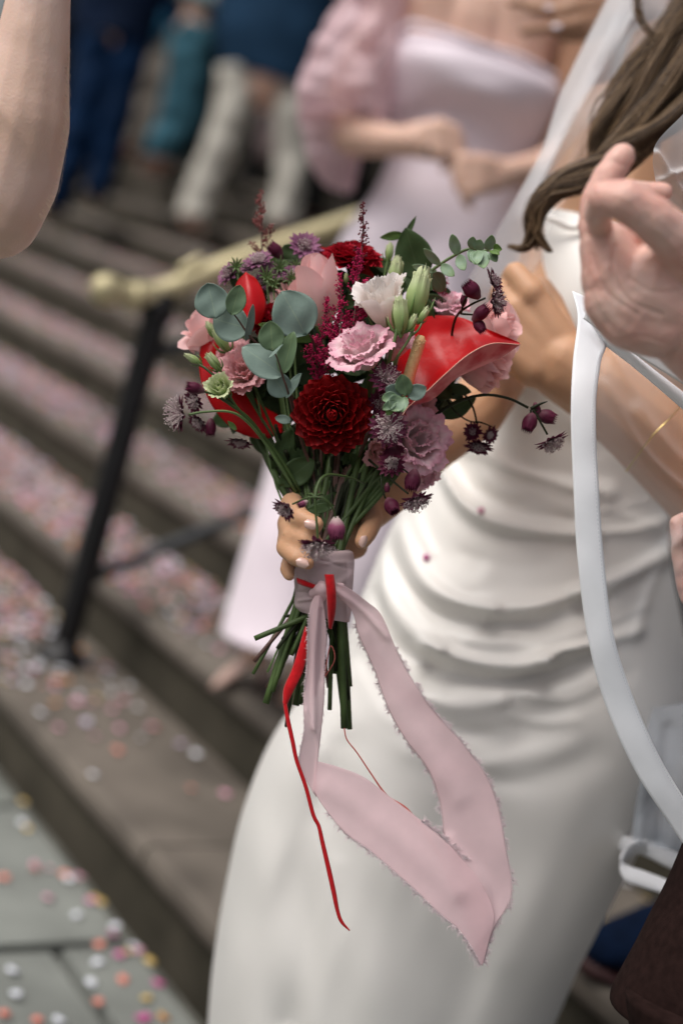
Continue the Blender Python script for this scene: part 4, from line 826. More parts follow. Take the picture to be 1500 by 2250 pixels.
# fingers folded inside
chain(caps, [(1345, 430, d+.02, 40), (1420, 425, d+.03, 26), (1455, 422, d+.03, 22)]); chain(caps, [(1370, 620, d-.0, 50), (1420, 590, d-.02, 30), (1440, 560, d-.02, 24)])
chain(caps, [(1500, 640, d, 70), (1470, 590, d-.01, 40), (1420, 550, d, 24), (1395, 560, d+.0, 20)])
chain(caps, [(1365, 560, d+.01, 44), (1395, 520, d+.0, 26), (1380, 500, d+.0, 22)])
hb_ = organic('body', caps, .0015, 8, M['skin_pink'], ph)
co = np.empty(len(hb_.data.vertices)*3); hb_.data.vertices.foreach_get('co', co); co = co.reshape(-1, 3); no = np.array([tuple(v.normal) for v in hb_.data.vertices]); X, Y, D_ = proj(co+wl(ph)); fr = np.clip(no @ BACK, 0, 1); dsp = np.zeros(len(co))
for line, wd, amp in (([(1318, 398), (1345, 408), (1368, 404)], 3.5, -.0012), ([(1322, 408), (1346, 417), (1364, 414)], 3, -.0009), ([(1345, 352), (1362, 362), (1384, 366)], 3, -.0008), ([(1290, 462), (1302, 472), (1318, 470)], 3, -.0009),
                      ([(1306, 420), (1312, 440), (1308, 462)], 3.5, -.0010), ([(1318, 412), (1326, 436), (1322, 462)], 3.5, -.0010), ([(1330, 412), (1340, 436), (1338, 456)], 3, -.0007), ([(1402, 440), (1412, 470), (1400, 498)], 3.5, -.0009), ([(1412, 436), (1424, 470), (1412, 506)], 3, -.0008),
                      ([(1300, 560), (1330, 640), (1400, 690)], 5, -.0016), ([(1350, 540), (1345, 600), (1380, 660), (1450, 690)], 5, -.0018), ([(1290, 600), (1312, 680), (1350, 730)], 4, -.0008), ([(1380, 610), (1430, 640), (1490, 640)], 4, -.0012), ([(1440, 500), (1480, 540), (1500, 580)], 6, .0010), ([(1340, 760), (1400, 740), (1470, 760)], 6, -.0010)):
    dsp += np.exp(-(pdist(X, Y, line)/wd)**2)*amp*fr
dsp += np.array([.0005*nz(c, 90)+.0003*nz(c, 220, 3) for c in co])
co += no*dsp[:, None]; hb_.data.vertices.foreach_set('co', co.ravel()); hb_.data.update()
V, Fc, U = loft([(1640, 700, 1800, 1010, 1.2, .055), (1760, 740, 1950, 1080, 1.24, .07), (1950, 800, 2200, 1150, 1.3, .09), (2150, 800, 2450, 1150, 1.4, .1)], 40, 40, nzamp=.008, nzs=12); obj('sleeve', V, Fc, M['navy'], ph, U)

gr = empty('person', (P(1700, 2300, 1.25)[0], P(1700, 2300, 1.25)[1], 0), 'person in a dark brown wool suit cut off by the lower right corner', 'person')
V, Fc, U = loft([(1860, 600, 2300, 700, 1.42, .15), (1760, 1000, 2250, 1150, 1.38, .15), (1630, 1500, 2200, 1680, 1.32, .14), (1500, 1885, 2050, 2020, 1.33, .12), (1418, 2050, 1980, 2160, 1.32, .11), (1343, 2188, 1950, 2330, 1.32, .10), (1368, 2222, 1950, 2360, 1.32, .098), (1405, 2262, 1950, 2400, 1.32, .09), (1460, 2310, 1950, 2440, 1.32, .08)], 130, 60, expo=2.0, nzamp=.004, nzs=8); obj('jacket', V, Fc, M['suit'], gr, U)
V, Fc, U = loft([(1375, 2180, 1900, 2300, 1.28, .08), (1400, 2500, 1900, 2600, 1.30, .1), (1350, 3200, 1800, 3300, 1.35, .1), (1300, 4200, 1700, 4300, 1.4, .1)], 60, 40, nzamp=.005, nzs=8); obj('trousers', V, Fc, M['suit'], gr, U)
caps = []
chain(caps, [(1980, 300, 1.45, 100), (1980, 500, 1.45, 200), (1960, 900, 1.42, 220), (1900, 1400, 1.38, 220), (1780, 1900, 1.34, 220)]); chain(caps, [(1780, 1900, 1.34, 200), (1650, 2600, 1.32, 150), (1600, 3600, 1.38, 90)])
chain(caps, [(1800, 600, 1.45, 110), (1760, 1000, 1.5, 90), (1640, 1180, 1.5, 60), (1560, 1180, 1.46, 48), (1520, 1165, 1.44, 40)])
for (a, e, g) in (((1515, 1140), (1486, 1150), (1490, 1190)), ((1518, 1190), (1490, 1210), (1495, 1250)), ((1520, 1230), (1498, 1258), (1500, 1290)), ((1525, 1265), (1506, 1290), (1508, 1318))): chain(caps, [(1550, 1190, 1.45, 40), (*a, 1.43, 22), (*e, 1.415, 20), (*g, 1.41, 17)])
organic('body', caps, .0045, 6, M['skin_pink'], gr)
# navy shoe of a guest on the second step, lower right
q, _ = surfz(1345, 2160)
ns = empty('shoe', G(1345, 2150, 2*RISE), 'navy suede shoe with dark red sole edge on the step at lower right', 'shoe')
heel = G(1480, 2120, 2*RISE); tip = G(1285, 2140, 2*RISE); dr = tip-heel; Ls = np.linalg.norm(dr); dr /= Ls; upw = np.array([0, 0, 1.]); sdv = np.cross(upw, dr)
for (nm, m_, sc_, z0, z1) in (('sole', mat('dark_red_rubber', (.035, .006, .006), .7), 1.06, 0, .022), ('upper', M['shoe_navy'], 1.0, .022, 1)):
    V = []; n = 24; rows = [(0, .5, .05), (.04, .85, .08), (.2, .95, .095), (.4, .9, .085), (.6, 1.05, .06), (.8, 1.05, .045), (.93, .8, .038), (1.0, .3, .02)]
    for (t, ww, hh) in rows:
        for k in range(n):
            an = 2*math.pi*k/n; s_ = math.sin(an); c_ = math.copysign(abs(math.cos(an))**.8, math.cos(an))
            h_ = z0+(.5+.5*s_)*(hh if nm == 'upper' else z1); V.append(heel+dr*(t-.5)*Ls*sc_+dr*.5*Ls+sdv*c_*.052*ww*sc_+upw*h_)
    obj(nm, V, gridf(len(rows), n, True)+[tuple(range(n))[::-1], tuple(range((len(rows)-1)*n, len(rows)*n))], m_, ns)
# ================================================================== THE BOUQUET
BQ = empty('bouquet', P(712, 1270, 1.38), 'hand-tied bouquet of red dahlias, pink roses, anthurium and eucalyptus with a frayed pink ribbon', 'bouquet')
S = 1.35/F
rb = random.Random(21)
stem_starts = []
def want_stem(px, py, d, r=4.5, m='stem', nk=None): stem_starts.append((px, py, d, r, m, nk))

# ---- petals
def wpetal(span, rbm, rm, rt, h, flare=0, frill=0, fn=3, ph=0, nu=13, nv=10, tipd=.2, twist=0, fine=0):
    V = []
    for i in range(nv):
        v = i/(nv-1)
        for j in range(nu):
            u = -1+2*j/(nu-1); a = u*span/2*(0.55+.45*math.sin(math.pi*min(1, v*1.15+.12)*.5)) + twist*v
            r = (1-v)**2*rbm+2*v*(1-v)*rm+v*v*rt; e = max(0, v-.72)/.28
            z = h*v*(1-tipd*abs(u)**2.3*v) - flare*.55*e*e; r += flare*e*e*(1-.3*u*u)
            r += frill*v**3*math.sin(fn*u*math.pi+ph)+.5*frill*v**6*math.sin(fn*2.7*u*math.pi+ph*2); z += .7*frill*v**4*math.sin(fn*1.9*u*math.pi+ph*1.7)
            if fine: g_ = v**9*fine; r += g_*math.sin(31*u+ph*3); z += g_*math.cos(43*u+ph)
            V.append((r*math.cos(a), r*math.sin(a), z))
    return V, gridf(nv, nu), guv(nv, nu)
def cupflower(name, px, py, d, axis, h, layers, m, label=None, seed=0, stem=True, calyx=True, sepals=0, sr=4.5, spx=None):
    """h in metres; layers rows (n, span, rb, rm, rt, hh, flare, frill, fn) all relative to h"""
    rr = random.Random(seed+int(px)); ax = CDIR(*axis); c = P(px, py, d)-ax*h*.5
    Mx = frame(c, ax, rr.uniform(0, 6)); b = MB()
    V, Fc = capsule((0, 0, -.10*h), .05*h, (0, 0, .05*h), .13*h, 10); b.add(xf(Mx, V), Fc)
    for k in range(sepals):
        a = 6.28*k/sepals; pts = [(math.cos(a)*r*h, math.sin(a)*r*h, z*h) for r, z in ((.08, -.02), (.22, .08), (.30, .25), (.33, .46))]
        V, Fc = tube(pts, [.03*h, .04*h, .025*h, .004*h], 6); b.add(xf(Mx, V), Fc)
    o = b.build(name, M['calyx'], BQ)
    if label: o['label'] = label
    for li, (n, span, r0, r1, r2, hh, fl, fr, fn) in enumerate(layers):
        for k in range(n):
            a = 2*math.pi*k/n+li*.9+rr.uniform(-.15, .15)
            V, Fc, U = wpetal(span*rr.uniform(.9, 1.1), r0, r1*rr.uniform(.93, 1.07), r2*rr.uniform(.9, 1.1), hh*rr.uniform(.94, 1.05), fl*rr.uniform(.6, 1.4), fr, fn, rr.uniform(0, 6), 41 if fr > .02 else 15, 15 if fr > .02 else 12, tipd=rr.uniform(.06, .14) if fr > .02 else rr.uniform(.30, .45), fine=.022 if fr > .02 else 0)
            V = np.array(V)*h; ca, sa = math.cos(a), math.sin(a); V = V @ np.array([[ca, sa, 0], [-sa, ca, 0], [0, 0, 1]])
            pt = obj('petal', xf(Mx, V), Fc, m if not isinstance(m, dict) else m[li], o, U)
    if stem:
        q = c-ax*.1*h; X, Y, D = proj(q); want_stem(float(X), float(Y), float(D), sr)
    return o
ROSE = [(2, 3.4, .05, .16, .08, .98, .0, 0, 1), (3, 2.9, .07, .27, .15, 1.0, .03, 0, 1), (3, 2.6, .09, .36, .26, 1.0, .09, .01, 2), (4, 2.4, .10, .46, .36, .92, .16, .012, 2)]
BUDROSE = [(2, 3.2, .05, .20, .05, 1.0, .0, 0, 1), (2, 3.2, .07, .32, .10, 1.02, .02, 0, 1), (3, 2.7, .09, .42, .19, .98, .06, .006, 2)]
LISO = [(3, 2.8, .06, .20, .13, .88, .05, .04, 1.6), (4, 2.5, .08, .34, .30, .95, .10, .05, 1.8), (4, 2.5, .10, .48, .50, .90, .16, .055, 2.0), (5, 2.2, .12, .58, .62, .72, .20, .06, 2.0)]
LISC = [(2, 3.4, .05, .20, .08, 1.0, .02, .022, 1.5), (3, 2.9, .07, .30, .22, 1.0, .06, .035, 1.7), (3, 2.7, .09, .38, .40, .96, .13, .045, 2)]
GBUD = [(2, 3.6, .06, .20, .03, 1.0, .0, .012, 3), (3, 3.0, .08, .27, .06, .96, .03, .02, 3), (2, 2.6, .10, .32, .11, .86, .06, .022, 3.5)]
# ---- dahlias
def dpetal(w, l, cup, inc, nu=9, nv=9):
    V = []
    for i in range(nv):
        v = i/(nv-1); ww = w*(.34+.66*math.sin(math.pi*min(1, v*1.02)**.9*.62+.12))*(1 if v < .72 else math.sqrt(max(0.012, 1-((v-.72)/.29)**2)))
        for j in range(nu):
            u = -1+2*j/(nu-1); th = u*cup*(1-.25*v)
            V.append((ww*math.sin(th)/max(.3, math.sin(min(cup, 1.5))), l*v*(1-.05*u*u), ww*(1-math.cos(th))*1.1+inc*l*v*v))
    U_ = guv(nv, nu); U_[:, 1] = np.maximum(U_[:, 1], .45+.55*np.abs(U_[:, 0]*2-1)**5); return V, gridf(nv, nu), U_
def dmesh(nm, m, *a):
    V, Fc, U = dpetal(*a); me = mesh(nm, V, Fc, U); me.materials.append(m); return me
def dahlia(px, py, d, axis, R, n, m, label, seed=1, flat=.72, maxth=1.75, roll=0):
    rr = random.Random(seed); ax = CDIR(*axis); c = P(px, py, d); Mx = frame(c, ax, roll); b = MB()
    V, Fc = capsule((0, 0, -.55*R), .10*R, (0, 0, -.05*R), .30*R, 14); b.add(xf(Mx, V), Fc); o = b.build('dahlia', M['stem_dark'], BQ); o['label'] = label
    vs = [dmesh('dahlia_petal', m, .16, .62, 1.05, .05), dmesh('dahlia_petal', m, .165, .60, 1.2, .10), dmesh('dahlia_petal', m, .15, .58, 1.35, .2), dmesh('dahlia_petal', m, .14, .5, 1.5, .34)]
    for i in range(n):
        t = (i+.6)/n; th = maxth*t**.62; a = i*2.39996+rr.uniform(-.11, .11)
        L = (.42+.62*t**.8)*rr.uniform(.90, 1.06); W_ = (.66+.86*t**.7)
        y = Vector((math.sin(th)*math.cos(a), math.sin(th)*math.sin(a), math.cos(th)*flat))
        y.normalize(); zx = Vector((0, 0, 1)); z = zx-y*(zx.dot(y))
        if z.length < .05: z = Vector((-math.cos(a), -math.sin(a), 0))
        inward = Vector((-math.cos(a), -math.sin(a), .001)); z = (inward-y*inward.dot(y)) if th < .8 else (z if th < 1.65 else z)
        z.normalize(); x = y.cross(z)
        base = Vector((math.sin(th)*math.cos(a), math.sin(th)*math.sin(a), math.cos(th)*flat))*(.30*R)-Vector((0, 0, .10*R))
        Q = Matrix((x*W_*R, y*L*R*1.02, z*W_*R)).transposed().to_4x4(); Q = Matrix.Translation(base) @ Q @ Matrix.Rotation(rr.uniform(-.16, .16), 4, 'Y') @ Matrix.Rotation(rr.uniform(-.10, .10), 4, 'X')
        me = vs[0] if t > .55 else vs[1] if t > .3 else vs[2] if t > .1 else vs[3]
        inst('petal', me, Mx @ Q, o)
    q = c-ax*.5*R; X, Y, D = proj(q); want_stem(float(X), float(Y), float(D), 6.5)
    return o
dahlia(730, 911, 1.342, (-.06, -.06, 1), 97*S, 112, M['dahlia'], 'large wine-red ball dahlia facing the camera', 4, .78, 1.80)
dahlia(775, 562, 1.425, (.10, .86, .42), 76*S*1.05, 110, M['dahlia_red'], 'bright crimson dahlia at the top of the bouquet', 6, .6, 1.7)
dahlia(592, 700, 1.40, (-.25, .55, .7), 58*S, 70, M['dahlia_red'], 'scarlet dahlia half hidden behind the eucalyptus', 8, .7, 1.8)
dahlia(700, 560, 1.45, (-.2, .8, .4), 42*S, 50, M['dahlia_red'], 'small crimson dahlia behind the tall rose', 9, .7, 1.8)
# ---- roses
cupflower('rose', 700, 640, 1.395, (-.12, .90, .36), .074, BUDROSE, M['rose'], 'tall pink rose bud at the centre top', 1)
cupflower('rose', 455, 735, 1.425, (-.65, .55, .35), .050, ROSE, M['rose'], 'pink rose at the far left edge', 2)
cupflower('rose', 1045, 812, 1.395, (.55, -.55, .40), .052, BUDROSE, M['rose'], 'pale pink rose bud under the anthurium', 3)
cupflower('rose', 1080, 722, 1.43, (.75, .25, .50), .056, ROSE, M['rose'], 'open pink rose behind the anthurium', 4)
cupflower('rose', 655, 660, 1.42, (-.35, .7, .5), .050, ROSE, M['rose'], 'pink rose tucked behind the largest eucalyptus leaf', 12)
cupflower('rose', 1075, 790, 1.41, (.75, -.15, .5), .045, ROSE, M['rose'], 'pink rose below the tip of the anthurium', 13)
# ---- lisianthus
cupflower('lisianthus', 900, 905, 1.395, (.2, -.1, .95), .034, LISO, M['lis_dusty'], 'dusty pink lisianthus under the spathe tip', 14)
cupflower('lisianthus', 843, 672, 1.350, (-.22, .76, .56), .053, LISC, M['lis_white'], 'creamy white ruffled lisianthus', 5, sepals=5)
cupflower('lisianthus', 797, 770, 1.335, (-.35, .74, .55), .040, LISO, M['lis_pink'], 'open pale pink ruffled lisianthus above the dark dahlia', 6)
cupflower('lisianthus', 868, 762, 1.37, (.30, .62, .62), .034, LISC, M['lis_pink'], 'smaller pink lisianthus behind the green buds', 6)
cupflower('lisianthus', 537, 815, 1.375, (-.25, .25, .9), .032, LISO, M['lis_dusty'], 'dusty pink lisianthus at the left', 7)
cupflower('lisianthus', 508, 790, 1.40, (-.5, .5, .7), .026, LISO, M['lis_dusty'], 'small dusty pink lisianthus behind the left buds', 7)
cupflower('lisianthus', 975, 672, 1.435, (.15, .85, .4), .032, LISO, M['lis_pink'], 'blurred pink lisianthus at the back right', 8)
cupflower('lisianthus', 914, 968, 1.362, (.40, .15, .9), .042, LISO, M['lis_pink'], 'pale lisianthus low on the right', 9)
cupflower('lisianthus', 925, 1035, 1.40, (.5, -.7, .5), .032, LISC, M['lis_pink'], 'drooping pale pink lisianthus low on the right', 9)
cupflower('lisianthus', 830, 985, 1.39, (.2, -.5, .7), .030, LISC, M['lis_dusty'], 'pink lisianthus beside the dark dahlia', 9)
# ---- green buds
for (px, py, d, ax, h, lb) in ((878, 688, 1.318, (-.05, .98, .15), .036, 'plump pale green lisianthus bud in front'), (918, 640, 1.335, (.22, .96, .1), .052, 'tall frilled pale green bud'), (930, 690, 1.33, (.5, .85, .1), .018, 'small tight green bud'), (905, 708, 1.322, (.45, .88, .1), .018, 'small pointed green bud'),
                           (868, 598, 1.41, (.15, .97, .1), .036, 'blurred pale green bud at the back'), (855, 552, 1.42, (.1, .99, .1), .020, 'small blurred bud beside the crimson dahlia'), (760, 610, 1.39, (0, .9, .4), .010, 'tiny green bud among the astilbe'),
                           (423, 788, 1.368, (-.80, .45, .3), .018, 'small green bud at the far left'), (468, 793, 1.355, (-.55, .72, .35), .022, 'green bud beside the far left bud'), (487, 857, 1.352, (-.28, .45, .85), .026, 'ruffled bright green bud low on the left'), (485, 742, 1.385, (-.45, .85, .2), .030, 'long green bud beside the left eucalyptus'), (463, 722, 1.39, (-.5, .8, .2), .018, 'small green bud below the left eucalyptus')):
    cupflower('flower_bud', px, py, d, ax, h, GBUD if h != .026 else LISC, M['bud'], lb, 10, stem=False, sepals=4)
# ---- anthuriums
def cgrid(rows, nr, nc):
    A = np.array([cat(r, nc) for r in rows]); Bq = np.stack([cat(A[:, j], nr) for j in range(nc)], 1)
    return np.array([[P(*Bq[i, j]) for j in range(nc)] for i in range(nr)])
rows = [[(893, 914, 1.325), (889, 912, 1.33), (887, 911, 1.328), (885, 912, 1.325), (884, 912, 1.322)],
        [(872, 842, 1.375), (882, 862, 1.375), (893, 884, 1.365), (896, 893, 1.345), (898, 893, 1.322)],
        [(880, 772, 1.395), (905, 810, 1.392), (935, 850, 1.375), (950, 878, 1.345), (937, 860, 1.312)],
        [(925, 702, 1.405), (955, 750, 1.40), (985, 800, 1.38), (1002, 832, 1.345), (983, 817, 1.303)],
        [(1000, 695, 1.41), (1022, 735, 1.40), (1040, 775, 1.38), (1058, 806, 1.348), (1030, 778, 1.303)],
        [(1068, 722, 1.40), (1082, 740, 1.39), (1092, 760, 1.37), (1104, 784, 1.345), (1080, 755, 1.312)],
        [(1139, 752, 1.345), (1140, 754, 1.345), (1141, 756, 1.343), (1141, 758, 1.34), (1142, 757, 1.338)]]
Gd = cgrid(rows, 48, 36)
for i in range(48):
    for j in range(36): Gd[i, j] += BACK*.0012*nz(Gd[i, j], 70)+BACK*.0016*math.sin(i*.55+j*.12)*math.sin(math.pi*j/35)
fc = gridf(48, 36)
an = obj('anthurium', Gd.reshape(-1, 3), fc, M['spathe'], BQ, guv(48, 36)); an['label'] = 'glossy red anthurium spathe folded at the right'
b = MB(); V, Fc = ptube([(895, 842, 1.345, 13), (903, 810, 1.34, 13.5), (915, 772, 1.335, 13), (922, 748, 1.332, 12), (925, 738, 1.332, 8)], 26, 16); b.add(V, Fc)
for i in range(420):
    t = rb.random(); a = rb.uniform(0, 6.28); q = cat([(895, 842, 1.345), (903, 810, 1.34), (915, 772, 1.335), (922, 748, 1.332)], 40)[int(t*39)]
    V, Fc = octa(P(*q)+(CDIR(1, 0, 0)*math.cos(a)+BACK*math.sin(a))*12.6*S, .0009); b.add(V, Fc)
b.build('spadix', M['spadix'], an)
b = MB(); e = [Gd[i, 35] for i in range(48)]; b.add(*tube(e, .00045, 6)); b.build('rim', mat('pale_rim', (.75, .42, .33), .4), an)
want_stem(900, 880, 1.37, 6)
def lobe(nm, label, left, right, m, nr=40, nc=20, bulge=.01, par=None, rev=False, nzamp=.002):
    V, Fc, U = sheet(left, right, nr, nc, bulge=bulge, nzamp=nzamp, nzs=40)
    o = obj(nm, V, [f[::-1] for f in Fc] if rev else Fc, m, par or BQ, U, thick=.0007); o['label'] = label; return o
lobe('anthurium', 'red anthurium spathe hanging at the far left', [(462, 688, 1.43), (446, 735, 1.42), (438, 800, 1.405), (446, 850, 1.40), (475, 905, 1.40), (520, 948, 1.40), (575, 965, 1.405), (606, 958, 1.41)], [(500, 690, 1.44), (512, 740, 1.43), (520, 800, 1.43), (545, 850, 1.43), (580, 880, 1.43), (620, 910, 1.43), (640, 930, 1.43), (625, 950, 1.42)], M['spathe_b'], bulge=.012)
lobe('anthurium', 'upright red anthurium behind the left eucalyptus', [(538, 603, 1.405), (524, 615, 1.40), (515, 640, 1.395), (513, 675, 1.39), (524, 712, 1.385)], [(546, 603, 1.40), (562, 612, 1.395), (577, 638, 1.385), (584, 675, 1.38), (570, 716, 1.38)], M['spathe_b'], bulge=.014)
lobe('anthurium', 'sliver of red anthurium behind the astilbe', [(790, 590, 1.44), (785, 610, 1.44), (800, 640, 1.44)], [(820, 585, 1.44), (838, 605, 1.44), (830, 640, 1.44)], M['spathe_b'])
# ---- leaves
def leaf(base, tip, wpx, roll=0, cup=.15, m='euc', par=None, label=None, nm='leaf', rnd=1.0, bend=0, pet=True):
    p0, p1 = P(*base), P(*tip); y = p1-p0; L = np.linalg.norm(y); y /= L
    n = BACK-y*(BACK@y); n /= np.linalg.norm(n); x = np.cross(y, n)
    x, n = x*math.cos(roll)+n*math.sin(roll), n*math.cos(roll)-x*math.sin(roll)
    Wd = wpx*base[2]/F/2; nr, nc = 17, 13; V = []; ph = rb.uniform(0, 6)
    for i in range(nr):
        v = i/(nr-1); ww = Wd*(math.sin(math.pi*min(1, v**(.9)))**(.62*rnd) if 0 < v < 1 else .001)
        if rnd > 1.2: ww *= 1
        for j in range(nc):
            u = -1+2*j/(nc-1)
            V.append(p0+y*L*v+x*u*ww+n*(cup*ww*u*u+bend*L*4*v*(1-v)+.045*Wd*math.sin(v*5+u*2.4+ph)+.03*Wd*math.sin(v*11-u*3+ph*2)))
    o = obj(nm, V, gridf(nr, nc), M[m], par or BQ, guv(nr, nc), thick=.00035)
    if label: o['label'] = label
    return o
def sprig(pts, leaves, label, m='stem_brown', nm='eucalyptus_sprig'):
    b = MB(); b.add(*ptube(pts, 40, 8)); o = b.build(nm, M[m], BQ); o['label'] = label
    for l in leaves: leaf(*l[:3], **(l[3] if len(l) > 3 else {}), par=o)
    return o
# left sprig
sprig([(510, 685, 1.325, 1.6), (525, 705, 1.33, 2), (548, 738, 1.335, 2.6), (575, 765, 1.345, 3), (610, 800, 1.37, 3.5), (650, 900, 1.40, 4), (690, 1050, 1.40, 4)],
      [((475, 700, 1.338), (456, 622, 1.335), 78, dict(m='euc', roll=.1, bend=-.03)), ((508, 692, 1.322), (528, 626, 1.322), 46, dict(m='euc_g', roll=-.35, cup=.3)),
       ((548, 722, 1.338), (468, 700, 1.352), 82, dict(m='euc', roll=.12, bend=.03)), ((540, 750, 1.335), (556, 668, 1.318), 24, dict(m='euc', roll=-.9, cup=.25))], 'eucalyptus sprig with four round blue-green leaves at the left')
# big single leaf
sprig([(680, 735, 1.345, 2), (690, 760, 1.36, 3), (705, 850, 1.39, 4), (705, 1050, 1.40, 4)], [((672, 737, 1.345), (618, 640, 1.335), 104, dict(m='euc', roll=-.08, cup=.08, bend=.03)), ((690, 748, 1.36), (568, 712, 1.362), 34, dict(m='leaf_b', roll=.5))], 'eucalyptus stalk with one very large round leaf')
# front sprig
sprig([(598, 765, 1.305, 1.2), (610, 790, 1.308, 1.8), (622, 830, 1.315, 2.2), (633, 862, 1.325, 2.6), (660, 960, 1.38, 4), (700, 1080, 1.40, 4)],
      [((599, 772, 1.306), (594, 705, 1.300), 58, dict(m='euc_g', roll=.12, cup=.2)), ((620, 822, 1.315), (646, 728, 1.308), 46, dict(m='euc_g', roll=.45, cup=.25)), ((623, 825, 1.318), (532, 762, 1.318), 72, dict(m='euc', roll=-.15, cup=.1, bend=.02)),
       ((631, 870, 1.33), (594, 820, 1.33), 56, dict(m='euc', roll=.25)), ((628, 875, 1.328), (662, 820, 1.325), 30, dict(m='euc', roll=.8, cup=.25)), ((590, 788, 1.303), (622, 756, 1.300), 9, dict(m='euc', roll=.8))], 'eucalyptus sprig with overlapping leaves above the dark dahlia', m='stem_brown')
leaf((640, 925, 1.37), (604, 918, 1.37), 20, m='euc', nm='leaf')
# right top sprig
sprig([(1092, 552, 1.365, 2), (1060, 550, 1.365, 2.6), (1030, 547, 1.37, 3.2), (1000, 560, 1.375, 3.4), (968, 580, 1.38, 3.6), (940, 605, 1.385, 3.8), (900, 680, 1.40, 4), (850, 850, 1.41, 4), (760, 1050, 1.41, 4)],
      [((966, 582, 1.372), (930, 546, 1.36), 20, dict(m='euc_y', roll=.4)), ((968, 582, 1.372), (998, 606, 1.36), 24, dict(m='euc_y', roll=-.3)), ((1004, 560, 1.37), (993, 514, 1.36), 26, dict(m='euc_y', roll=.4)), ((1006, 560, 1.37), (1020, 594, 1.36), 26, dict(m='euc_y', roll=-.4)),
       ((1034, 547, 1.365), (1040, 520, 1.35), 22, dict(m='euc_y', roll=.3)), ((1036, 548, 1.362), (1034, 576, 1.35), 22, dict(m='euc_y', roll=.2)), ((1050, 550, 1.36), (1054, 526, 1.35), 26, dict(m='euc_y', roll=.3)), ((1050, 550, 1.355), (1062, 590, 1.345), 40, dict(m='euc_y', roll=.1, cup=.3)), ((1048, 550, 1.355), (1044, 582, 1.345), 30, dict(m='euc_y', roll=-.2, cup=.3)),
       ((1070, 550, 1.36), (1080, 516, 1.35), 26, dict(m='euc_y', roll=-.3, cup=.3)), ((1082, 552, 1.355), (1102, 548, 1.345), 26, dict(m='leaf_b', roll=.2, cup=.5)), ((1076, 556, 1.352), (1090, 576, 1.345), 22, dict(m='euc_g', roll=.1, cup=.5)), ((1076, 552, 1.35), (1096, 560, 1.34), 16, dict(m='leaf_b', roll=.5, cup=.5)), ((950, 598, 1.38), (905, 583, 1.375), 18, dict(m='euc_y', roll=.2)), ((950, 600, 1.38), (975, 640, 1.40), 40, dict(m='euc_g', roll=.2))], 'eucalyptus sprig with small paired leaves reaching out at the top right', m='stem_light')
# low right cluster
sprig([(868, 872, 1.295, 2), (882, 872, 1.30, 2.4), (900, 866, 1.31, 2.6), (880, 900, 1.35, 3), (830, 980, 1.39, 3.6), (760, 1080, 1.40, 4)],
      [((893, 868, 1.298), (882, 822, 1.290), 40, dict(m='euc_g', roll=.3, cup=.3)), ((896, 872, 1.30), (936, 850, 1.295), 36, dict(m='euc', roll=-.1, cup=.2)), ((884, 866, 1.30), (846, 852, 1.295), 34, dict(m='euc', roll=.3)), ((880, 872, 1.292), (858, 902, 1.288), 40, dict(m='euc_y', roll=.2, cup=.4)),
       ((888, 872, 1.292), (884, 906, 1.288), 26, dict(m='euc_y', roll=-.4, cup=.4)), ((872, 872, 1.292), (838, 876, 1.29), 26, dict(m='euc_y', roll=-.1, cup=.4)), ((868, 880, 1.290), (840, 900, 1.287), 20, dict(m='euc_y', roll=.2, cup=.5)), ((862, 896, 1.292), (848, 912, 1.290), 16, dict(m='leaf_b', roll=.2))], 'small eucalyptus tip in front of the spadix', m='stem_light')
# dark and bright leaves
for (bs, tp, wd, k) in (((925, 620, 1.43), (890, 500, 1.42), 84, dict(m='leaf', roll=.1)), ((888, 515, 1.43), (834, 522, 1.42), 20, dict(m='leaf_b', roll=.3)), ((886, 530, 1.43), (914, 474, 1.42), 14, dict(m='leaf', roll=.4)), ((940, 640, 1.42), (955, 590, 1.42), 36, dict(m='leaf', roll=.4)),
                       ((690, 1010, 1.39), (612, 1068, 1.39), 60, dict(m='leaf', roll=.1)), ((640, 940, 1.39), (600, 1050, 1.40), 46, dict(m='leaf', roll=.2)), ((625, 570, 1.44), (655, 540, 1.44), 46, dict(m='leaf')), ((600, 560, 1.45), (620, 600, 1.44), 50, dict(m='leaf_b', roll=.4)),
                       ((985, 850, 1.40), (1035, 862, 1.40), 26, dict(m='leaf')), ((985, 850, 1.40), (965, 880, 1.39), 34, dict(m='leaf')), ((650, 1200, 1.375), (740, 1080, 1.39), 60, dict(m='leaf')), ((735, 1110, 1.36), (668, 1125, 1.36), 22, dict(m='leaf')), ((520, 945, 1.36), (500, 925, 1.36), 12, dict(m='leaf_b'))):
    leaf(bs, tp, wd, nm='leaf', rnd=1.3, **k)
for i in range(210):   # inner foliage that closes the head of the bouquet
    t = rb.random(); px = rb.uniform(520, 1000); py = rb.uniform(590, 1030)
    if ((px-750)/270)**2+((py-790)/220)**2 > 1 or (px < 620 and py > 930): continue
    a = rb.uniform(0, 6.28); L = rb.uniform(50, 90)
    leaf((px, py, rb.uniform(1.41, 1.46)), (px+L*math.cos(a), py+L*math.sin(a), rb.uniform(1.41, 1.47)), rb.uniform(34, 54), roll=rb.uniform(-.6, .6), m='leaf', rnd=1.3)
for i in range(34):
    px = rb.uniform(640, 800); py = rb.uniform(980, 1130); a = rb.uniform(.9, 2.2)
    leaf((px, py, rb.uniform(1.395, 1.415)), (px+60*math.cos(a), py-60*math.sin(a), rb.uniform(1.39, 1.42)), rb.uniform(22, 36), roll=rb.uniform(-.9, .9), m='leaf', rnd=1.3)
